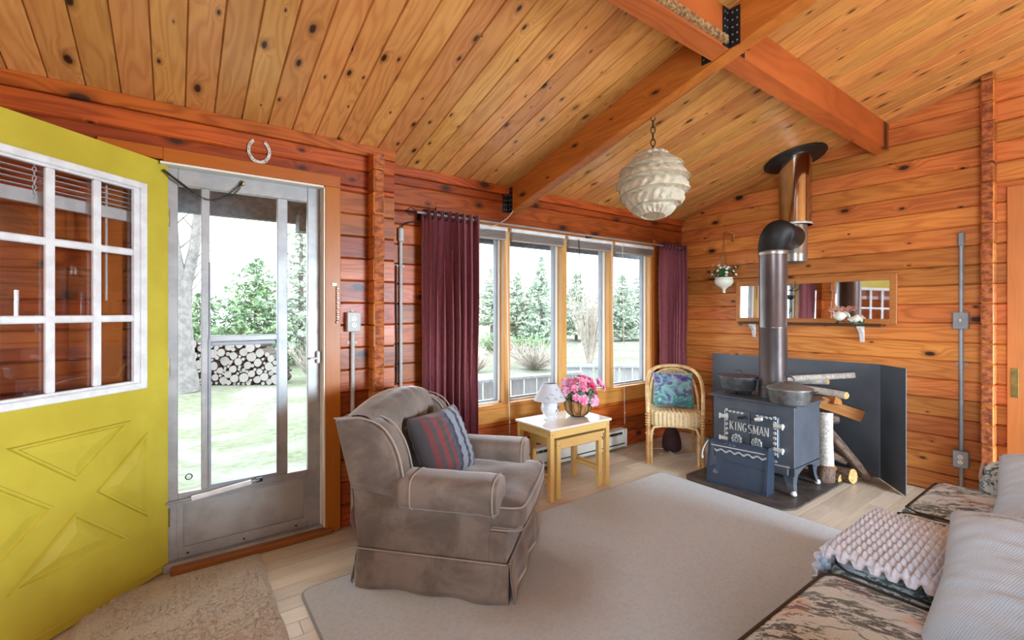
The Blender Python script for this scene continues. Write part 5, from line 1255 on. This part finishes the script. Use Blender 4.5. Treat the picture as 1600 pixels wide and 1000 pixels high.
F_ = Vector((.665, -.747, 0)); Lf = Vector((.747, .665, 0)); A0 = Vector((1.1975, 2.156, .012))
cp_ = A0 + F_ * -.06 + Lf * -.03 + Vector((0, 0, .585))
pillow('striped_cushion', 'stripe', (.38, .36), .15, 'striped wool cushion in grey, navy and dull red on the armchair', 'cushion', frame(cp_, Vector((0, 0, 1)) - F_ * .42 + Lf * .10, F_ * .85 - Lf * .30 + Vector((0, 0, .35))), wr=.01)
M['mauve'] = plain('mauve_cloth', lin(116, 78, 84), lin(96, 60, 68), 8, .85, sheen=.3)
mb = B().rbox((0, 0, .1), (.20, .24, .20), .08, 10, (.02, .02, .0), fn=lambda p, g: p + Vector((0, 0, .012 * mnoise.noise(p * 12)))).make('floor_cushion', 'mauve'); mb.location = (.93, 2.66, .0)
tag(mb, 'mauve stuffed cushion on the floor between the armchair and the door casing', 'cushion')

# ------------------------------------------------------------------ rugs
def carpet(name, a, b, stain=None, sc=260):
    m = N(name); o = m.obj(); n = m.noise(o, sc, 3, .7); n2 = m.noise(o, 2.2, 4, .6); c = m.mix(m.ramp(n, .3, .7), a, b); c = m.mix(m.math('MULTIPLY', m.ramp(m.noise(o, 55, 3, .7), .45, .65), .35), c, tuple(x * .82 for x in b))
    if stain:
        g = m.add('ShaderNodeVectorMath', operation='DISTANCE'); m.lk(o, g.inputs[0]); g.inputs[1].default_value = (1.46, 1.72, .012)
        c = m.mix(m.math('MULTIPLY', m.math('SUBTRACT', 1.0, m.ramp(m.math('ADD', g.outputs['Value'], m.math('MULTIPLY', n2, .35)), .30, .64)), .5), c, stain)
    m.base(c); m.p(Roughness=.95); m.b.inputs['Sheen Weight'].default_value = .25; m.bump(n, 1.0, .010); return m.m
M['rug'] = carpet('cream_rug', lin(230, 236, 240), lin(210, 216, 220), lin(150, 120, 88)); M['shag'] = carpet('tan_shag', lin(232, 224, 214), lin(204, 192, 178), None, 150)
M['rugedge'] = plain('grey_rug_binding', lin(140, 140, 140), None, rough=.9)
RXa, RXb, RYa, RYb = .465, 3.15, -.15, 2.29
poly = [(RXa, RYa), (RXb, RYa), (RXb, RYb - .03)] + [(RXb - .03, RYb)] + [(RXa + .05, RYb)] + arc(RXa + .05, RYb - .05, .05, 90, 180, 6)[1:]
rg = B().prism(poly, lambda p, t: (p[0], p[1], t), .001, .012).make('rug', 'rug', None, smooth=0)
rb_ = B().tube([(x, y, .007) for x, y in poly], .006, 6, closed=True).make('binding', 'rugedge', rg)
tag(rg, 'large cream rug under the armchair and the sofa', 'rug')
def matfn(u, v):
    x, y = lerp(-.34, .362, u), lerp(1.5, 2.79, v); e = min(u, 1 - u, v, 1 - v); h = .004 + .016 * min(1, e * 25)
    n = mnoise.noise(Vector((x * 7, y * 7, 0))); n2 = mnoise.noise(Vector((x * 38, y * 38, 1))); n3 = mnoise.noise(Vector((x * 90, y * 90, 5)))
    return (x + .002 * sin(y * 22) * (u > .97), y, h + min(1, e * 25) * (.006 * n - .012 * max(0, .18 - abs(n2)) * (n > -.2) * 5 + .004 * n3))
dm = B().surf(matfn, 150, 240).make('door_mat', 'shag', None, smooth=60); tag(dm, 'tan shaggy mat on the floor in front of the entrance door', 'mat')

# ------------------------------------------------------------------ floral sofa
def floral():
    m = N('dark_leaf_print_fabric'); o = m.obj(); s = m.sep(o)
    v = m.xyz(m.math('ADD', s[0], m.math('MULTIPLY', s[1], .35)), m.math('MULTIPLY', s[1], .45), s[2])
    n = m.noise(v, 16, 6, .75, .9); n1 = m.noise(v, 60, 4, .75, .5); big = m.noise(v, 5.5, 3, .6); w = m.noise(o, 330, 2, .6)
    br = m.math('ABSOLUTE', m.math('SUBTRACT', m.noise(v, 5, 3, .6, .4), .5)); line = m.math('MULTIPLY', m.math('SUBTRACT', 1.0, m.ramp(br, .003, .008)), m.ramp(n1, .42, .5))
    leaf = m.math('MULTIPLY', m.ramp(m.math('ADD', m.math('MULTIPLY', n, .55), m.math('MULTIPLY', n1, .45)), .49, .52), m.ramp(big, .37, .44))
    c = m.mix(m.ramp(w, .3, .7), lin(208, 218, 222), lin(184, 193, 197)); c = m.mix(m.ramp(m.noise(o, 7, 2), .6, .7), c, lin(204, 180, 164))
    hue = m.noise(o, 7, 2, .5); dk = m.mix(m.ramp(hue, .40, .5), lin(64, 82, 74), lin(44, 42, 40)); dk = m.mix(m.ramp(hue, .58, .63), dk, lin(70, 44, 62))
    m.base(m.mix(m.math('MAXIMUM', m.math('MULTIPLY', leaf, .92), m.math('MULTIPLY', line, .8)), c, dk)); m.p(Roughness=.85); m.b.inputs['Sheen Weight'].default_value = .15; m.bump(w, .35, .003); return m.m
M['floral'] = floral(); M['dkpiping'] = plain('dark_sofa_cord', lin(58, 50, 44), None, rough=.8)
sf = thing('sofa', 'cream sofa with a dark leaf print, its cushions edged with dark cord', 'sofa', (1.9, .1, .012))
def so_(x, y, z): return (x - 1.9, y - .1, z - .012)
B().rbox(so_(1.93, .16, .19), (2.16, .78, .25), .03, 8).make('base', 'floral', sf)
q = B().box(*so_(.9, -.2, .02), *so_(2.96, .53, .08)).make('plinth', 'dkpiping', sf, smooth=0)
for a, b in ((.985, 1.69), (1.705, 2.44), (2.45, 2.99)):
    yb = -.02; cx, w = (a + b) / 2, b - a
    cu = B().rbox(so_(cx, (.615 + yb) / 2, .40), (w, .615 - yb, .15), .04, 14, (.006, .01, .028)).make('seat_cushion', 'floral', sf, smooth=70)
    for z in (.463,):
        e = .012; pts = [(a + e, yb + .05), (a + e, .56), (a + .045, .602), (b - .045, .602), (b - e, .56), (b - e, yb + .05)]
        B().tube([so_(x, y, z + .004) for x, y in pts], .0045, 8).make('cord', 'dkpiping', cu)
B().rbox(so_(1.93, -.2, .56), (2.05, .24, .52), .06, 10, (0, .02, .03)).make('back', 'floral', sf)
for a, b, top in ((.80, .975, .675), (2.86, 3.03, .625)):
    an = B().rbox(so_((a + b) / 2, .05, (.08 + top) / 2), (b - a, .78, top - .08), .06, 12, (.01, .012, .03)).make('arm', 'floral', sf, smooth=70)
    B().tube([so_((a + b) / 2 + (b - a) * .40 * cos(t), .437, top - .075 + .055 * sin(t)) for t in [pi * k / 14 for k in range(15)]], .006, 6).make('cord', 'piping', an)
# knitted throw over the middle cushion
M['knit'] = plain('pale_mauve_knit', lin(208, 212, 226), lin(190, 194, 208), 60, .9, sheen=.3)
def throwfn(u, v):
    x = lerp(1.675, 2.245, u) + .05 * (v - .5) * (u - .5); L = .85 * v   # v runs from the hanging front over the edge to the back
    d = L
    if d < .09: y, z = .632 + .004 * sin(u * 20), .405 + d
    elif d < .15: t = (d - .09) / .06 * pi / 2; y, z = .594 + .038 * cos(t), .495 + .022 * sin(t)
    else: y = .594 - (d - .15); z = .517
    edge_ = smooth01((y - .2) / .35)
    z += .012 * (1 - edge_) * 1 if d > .15 else 0
    nu, nv = 13, 40
    bx = abs(sin(pi * u * nu + (pi / 2 if int(v * nv) % 2 else 0))); by = abs(sin(pi * v * nv))
    hgt = .019 * (bx * bx * by * by) ** .6
    sag = -.02 * smooth01((u - .92) / .08) - .016 * smooth01((.06 - u) / .06)
    if d < .12: return (x, y + hgt, z + sag)
    return (x, y, z + hgt + sag + .012 * sin(pi * u) + .004 * sin(u * 9 + v * 5))
kt = B().surf(throwfn, 13 * 10, 40 * 6).make('knitted_throw', 'knit', None, smooth=80); tag(kt, 'chunky pale mauve knitted throw draped over the middle of the sofa', 'blanket')
# big corduroy pillows
def cord(name, c1, c2):
    m = N(name); o = m.obj(); s = m.sep(o); n = m.noise(o, 4, 3, .6); w = m.math('SINE', m.math('ADD', m.math('MULTIPLY', m.math('ADD', s[0], m.math('MULTIPLY', s[1], -.5)), 1100.0), m.math('MULTIPLY', n, 14.0))); f = m.noise(o, 260, 2, .6)
    m.base(m.mix(m.math('ADD', m.math('MULTIPLY', w, .12), m.math('MULTIPLY', f, .6), clamp=True), c1, c2)); m.p(Roughness=.88); m.b.inputs['Sheen Weight'].default_value = .35; m.bump(m.math('ADD', m.math('MULTIPLY', w, .5), f), .3, .003); return m.m
M['cord'] = cord('grey_ribbed_cotton', lin(156, 166, 178), lin(188, 197, 208))
for (dx, dy, dz), lab in (((0, 0, 0), 'big pale grey ribbed pillow at the front of the sofa, nearest the throw'), ((.78, .0, .03), 'big pale grey ribbed pillow toward the far arm of the sofa')):
    pillow('sofa_pillow', 'cord', (.56, .54), .22, lab, 'pillow', frame((1.71 + dx, .065 + dy, .568 + dz), (.90, .05, .36), (-.34, -.05, .9)), n=48, wr=.012, fnc=lambda x, y, s: (-.035 * math.exp(-((y - .80) / .06) ** 2) * smooth01((x + 1.05) * 2) if s > 0 else 0))

# ------------------------------------------------------------------ outdoors
GZ = -.32
def lawn():
    m = N('pale_winter_grass'); o = m.obj(); n = m.noise(o, .55, 5, .65, .6); n2 = m.noise(o, 9, 4, .7)
    c = m.mix(m.ramp(n2, .35, .65), lin(112, 114, 95), lin(86, 95, 66)); m.base(m.mix(m.ramp(n, .42, .62), c, lin(130, 130, 122))); m.p(Roughness=.95); m.bump(n2, .6, .05); return m.m
M['lawn'] = lawn()
gd = struct('ground', 'pale winter lawn outside the windows')
def gfn(u, v):
    x, y = lerp(-30, 60, u), lerp(3.3, 60, v); return (x, y, GZ + .05 * mnoise.noise(Vector((x * .3, y * .3, 0))) * smooth01((y - 4) / 3))
B().surf(gfn, 90, 60).make('lawn', 'lawn', gd, smooth=60)
B().box(-60, -60, GZ - .3, 80, 3.3, GZ - .02).make('yard', 'lawn', gd, smooth=0)
# woodpile: every round is a thing
M['round'] = plain('pale_sawn_round', lin(154, 150, 146), lin(130, 122, 118), 24, .85)
M['roundbark'] = plain('grey_round_bark', lin(84, 74, 68), lin(64, 54, 50), 20, .9)
rnd = random.Random(9)
P0 = Vector((-.35, 12.75, GZ)); PD = Vector((1.66, -1.2, 0)).normalized(); PN = Vector((PD.y, -PD.x, 0))   # PN points to the house
circles = []; tries = 0
LW, HH = 2.75, .93
def top(s): return HH * min(1, .55 + s * 1.6) * min(1, .35 + (LW - s) * 1.2)
for r0, r1, cnt in ((.075, .11, 900), (.05, .075, 2200), (.028, .05, 9000)):
    for _ in range(cnt):
        r = rnd.uniform(r0, r1); s = rnd.uniform(r, LW - r); z = rnd.uniform(r * .9, top(s))
        if all((s - a) ** 2 + (z - b) ** 2 > (r * .97 + c * .97) ** 2 for a, b, c in circles): circles.append((s, z, r))
circles = circles[:235]
protos = []
for k in range(4):
    rn = random.Random(k); n = 11; rr = [1 + rn.uniform(-.09, .09) for _ in range(n)]
    b = B(); b.raw([(rr[i] * cos(2 * pi * i / n), rr[i] * sin(2 * pi * i / n), z) for z in (-.5, .0) for i in range(n)], [(i, (i + 1) % n, n + (i + 1) % n, n + i) for i in range(n)] + [tuple(range(n, 2 * n)), tuple(range(n))[::-1]])
    me = bpy.data.meshes.new('round_log'); me.from_pydata(b.v, [], b.f); me.materials.append(M['roundbark']); me.materials.append(M['round'])
    for p in me.polygons: p.material_index = 1 if len(p.vertices) > 4 else 0
    protos.append(me)
for s, z, r in circles:
    o = bpy.data.objects.new('round_log', protos[rnd.randrange(4)]); COL.objects.link(o); o.scale = (r, r, 1)
    p = P0 + PD * s + Vector((0, 0, z)) + PN * rnd.uniform(-.03, .05); o.location = p
    o.rotation_mode = 'QUATERNION'; o.rotation_quaternion = Vector((0, 0, 1)).rotation_difference(PN)
    tag(o, 'pale sawn round log in the woodpile outside the storm door', 'log', 'round logs in the woodpile')

M['needles'] = plain('conifer_needles', lin(110, 142, 112), lin(142, 166, 122), 3, .8); M['needles2'] = plain('grey_green_needles', lin(150, 168, 153), lin(170, 182, 160), 1.5, .8)
M['trunk'] = plain('grey_bark', lin(124, 116, 112), lin(92, 84, 80), 12, .9); M['paletrunk'] = plain('pale_bark', lin(134, 130, 128), lin(110, 106, 104), 9, .85)
M['twig'] = plain('pale_twigs', lin(178, 168, 158), lin(150, 140, 132), 6, .9); M['redtwig'] = plain('red_twigs', lin(196, 120, 112), lin(172, 96, 92), 6, .9); M['shrubgreen'] = plain('shrub_green', lin(112, 142, 96), lin(90, 120, 84), 4, .8)
def conifer(name, label, base, H, Rb, mat, dens, seedv, bare=.08, leaf=.10, group=None, trunkmat='trunk', open_=0.0):
    rn = random.Random(seedv); t = thing(name, label, 'tree', base, 0, group)
    B().tube([(0, 0, 0), (rn.uniform(-.05, .05), 0, H * .5), (0, 0, H * .98)], [H * .022, H * .014, H * .003], 8).make('trunk', trunkmat, t)
    fo, br = B(), B(); z = H * bare; lev = 0
    while z < H * .985:
        f = (z / H - bare) / (1 - bare); R = Rb * (1 - f) ** .8 * rn.uniform(.75, 1.12) + .06; nb = max(4, int(9 * (1 - f) + 3)); ph = rn.uniform(0, 6)
        for k in range(nb):
            if rn.random() < open_: continue
            a = ph + 2 * pi * k / nb + rn.uniform(-.25, .25); L = R * rn.uniform(.7, 1.1); d = Vector((cos(a), sin(a), 0))
            br.tube([(0, 0, z), tuple(d * L * .6 + Vector((0, 0, z + .02))), tuple(d * L + Vector((0, 0, z + .10 * L)))], [.012, .008, .003], 3)
            for q in range(int(dens * L) + 2):
                s = rn.uniform(.2, 1.03); c = d * L * s + Vector((rn.uniform(-.13, .13) * L, rn.uniform(-.13, .13) * L, z + .10 * L * s * s + rn.uniform(-.07, .09)))
                u = Vector((rn.uniform(-1, 1), rn.uniform(-1, 1), rn.uniform(-.5, .8))).normalized() * leaf * rn.uniform(.7, 1.5); w = u.cross(Vector((rn.uniform(-1, 1), rn.uniform(-1, 1), rn.uniform(-1, 1)))).normalized() * leaf * .38
                fo.raw([c - u, c + w, c + u, c - w], [(0, 1, 2, 3)])
        z += H * .98 / (14 + H * 2.2) * rn.uniform(.7, 1.3); lev += 1
    fo.make('foliage', mat, t, smooth=0); br.make('branches', trunkmat, t, smooth=0); return t
def d2(px): pass
conifer('spruce_tree', 'bushy green spruce standing behind the woodpile, centre of the storm door', (2.05, 16.4, GZ), 3.35, 1.9, 'needles', 34, 1, .02, .085)
conifer('spruce_tree', 'dark spruce behind the pale trunk at the left of the storm door', (.55, 16.0, GZ), 2.2, 1.0, 'needles', 34, 2, .02, .085)
conifer('pine_tree', 'tall loose pine seen through the narrow right pane of the storm door', (3.1, 15.1, GZ), 5.2, 1.0, 'needles2', 26, 3, .1, .09, open_=.25)
lab = ['thin pine with a bare lower trunk in the leftmost window light', 'short pine at the left edge of the second window light', 'tallest pine, pointed, in the second window light', 'pine beside the tallest pine in the second window light', 'pine behind the bare shrub in the third window light', 'pine at the left of the fourth window light', 'pine at the right of the fourth window light', 'low pine between the two pines of the second window light', 'pine at the right edge of the third window light']
spec = [((13.25, 20.04), 3.9, 1.15, .25), ((14.93, 20.06), 3.75, 1.3, .1), ((14.68, 17.76), 4.35, 1.15, .1), ((16.4, 20.4), 3.2, 1.3, .1), ((18.2, 18.9), 3.85, 1.4, .1), ((20.3, 17.4), 3.75, 1.5, .05), ((22.0, 17.4), 4.0, 1.6, .05), ((15.6, 19.6), 2.9, 1.2, .08), ((19.3, 17.9), 3.4, 1.3, .06)]
for (xy, H, R, bare), l, k in zip(spec, lab, range(9)): conifer('pine_tree', l, (*xy, GZ), H + .1, R, 'needles2', 20, 20 + k, bare, .12, 'pines beyond the lawn', open_=.15)
# pale forked trunk left of the woodpile
ft = thing('bare_tree', 'pale forked bare tree trunk at the left of the storm door', 'tree', (.11, 11.45, GZ))
B().tube([(.05, 0, 0), (.02, 0, .7), (0, 0, 1.5), (.03, 0, 2.1)], [.27, .20, .165, .15], 12).make('trunk', 'paletrunk', ft)
B().tube([(.03, 0, 2.0), (-.12, 0, 3.0), (-.2, 0, 4.6)], [.1, .075, .04], 8).make('limb', 'paletrunk', ft)
B().tube([(.03, 0, 2.0), (.2, 0, 2.9), (.36, 0, 4.6)], [.12, .10, .07], 8).make('limb', 'paletrunk', ft)
rnd = random.Random(6); q = B()
for k in range(16):
    z = rnd.uniform(1.9, 4.2); x = .03 + (.33 if k % 2 else -.2) * (z - 2) / 2.4; s = rnd.choice((-1, 1)); q.tube([(x, 0, z), (x + s * .2, rnd.uniform(-.2, .2), z + .22), (x + s * .45, rnd.uniform(-.3, .3), z + .62)], [.025, .015, .005], 4)
q.make('twigs', 'paletrunk', ft, smooth=0)
def shrub(name, label, base, H, W, n, mat, seedv, leaves=0, cat='bush', group=None):
    rn = random.Random(seedv); t = thing(name, label, cat, base, 0, group); q = B(); f = B()
    for k in range(n):
        a = rn.uniform(0, 2 * pi); sp = rn.uniform(.1, 1) * W; h = H * rn.uniform(.55, 1.0); d = Vector((cos(a), sin(a), 0))
        p = [d * .05 * W, d * sp * .35 + Vector((0, 0, h * .35)), d * sp * .75 + Vector((rn.uniform(-.1, .1), 0, h * .7)), d * sp * .95 + Vector((0, 0, h))]
        q.tube(p, [.016, .012, .008, .003], 3)
        for j in range(3):
            s = rn.choice(p[1:3]); e = Vector((rn.uniform(-.3, .3), rn.uniform(-.3, .3), rn.uniform(.2, .5))) * H * .35; q.tube([s, s + e], [.007, .002], 3)
        for j in range(leaves):
            c = p[rn.randrange(1, 4)] + Vector((rn.uniform(-.1, .1), rn.uniform(-.1, .1), rn.uniform(-.1, .1))); u = Vector((rn.uniform(-1, 1), rn.uniform(-1, 1), rn.uniform(-1, 1))).normalized() * .05; w = u.orthogonal() * .5; f.raw([c - u, c + w, c + u, c - w], [(0, 1, 2, 3)])
    q.make('twigs', mat, t, smooth=0)
    if leaves: f.make('foliage', 'shrubgreen', t, smooth=0)
shrub('bare_shrub', 'tall pale leafless shrub in the third window light', (10.5, 10.3, GZ), 3.3, 1.05, 70, 'twig', 1)
shrub('low_shrub', 'low green bush on the lawn in the leftmost window light', (9.94, 15.0, GZ), .75, .6, 60, 'twig', 2, 14)
shrub('low_shrub', 'low green bush line under the pines in the second window light', (11.2, 14.4, GZ), .6, 1.3, 90, 'twig', 3, 14)
shrub('brushwood', 'tangle of pale brushwood in the second window light', (8.1, 10.1, GZ), .85, 1.7, 150, 'twig', 4)
shrub('brushwood', 'red-stemmed brush at the left of the second window light', (7.45, 10.6, GZ), 1.0, .22, 26, 'redtwig', 5)
shrub('brushwood', 'pale dead brush behind the railing in the leftmost window light', (6.5, 10.6, GZ), .6, .7, 80, 'twig', 6)
shrub('brushwood', 'heap of pale brush at the right end of the woodpile', (2.6, 11.3, GZ), 1.0, .75, 110, 'twig', 7)
# deck railing outside the picture window
M['deckwood'] = plain('weathered_pale_boards', lin(168, 173, 175), lin(152, 157, 160), 6, .8, stretch=(4, 4, .6))
def railing(label, a, b, zt, zb):
    a, b = Vector((*a, 0)), Vector((*b, 0)); L = (b - a).length; ang = math.atan2(b.y - a.y, b.x - a.x); t = thing('deck_railing', label, 'railing', (a.x, a.y, GZ), ang, 'deck railings outside the picture window')
    B().box(-.03, -.05, zt - GZ - .035, L + .03, .05, zt - GZ, .004).make('cap_rail', 'deckwood', t, smooth=0)
    x = 0; k = 0
    while x < L - .02:
        w = min(.178, L - x); B().box(x + .006, -.012, 0, x + w - .006, .012, zt - GZ - .035, .003).make('board', 'deckwood', t, smooth=0); x += w + .012
    for xp in (0.0, L): B().box(xp - .04, .014, 0, xp + .04, .09, zt - GZ - .035, .004).make('post', 'deckwood', t, smooth=0)
    B().box(0, .012, .3, L, .05, .38).make('lower_rail', 'deckwood', t, smooth=0)
railing('weathered board railing seen through the two left window lights', (1.6, 4.72), (4.35, 4.46), .5, GZ)
railing('weathered board railing seen through the two right window lights', (4.747, 5.098), (6.4, 3.72), .5, GZ)
B().box(1.2, 3.1, GZ - .1, 7.5, 5.2, GZ + .005).make('deck_floor', 'deckwood', gd, smooth=0)
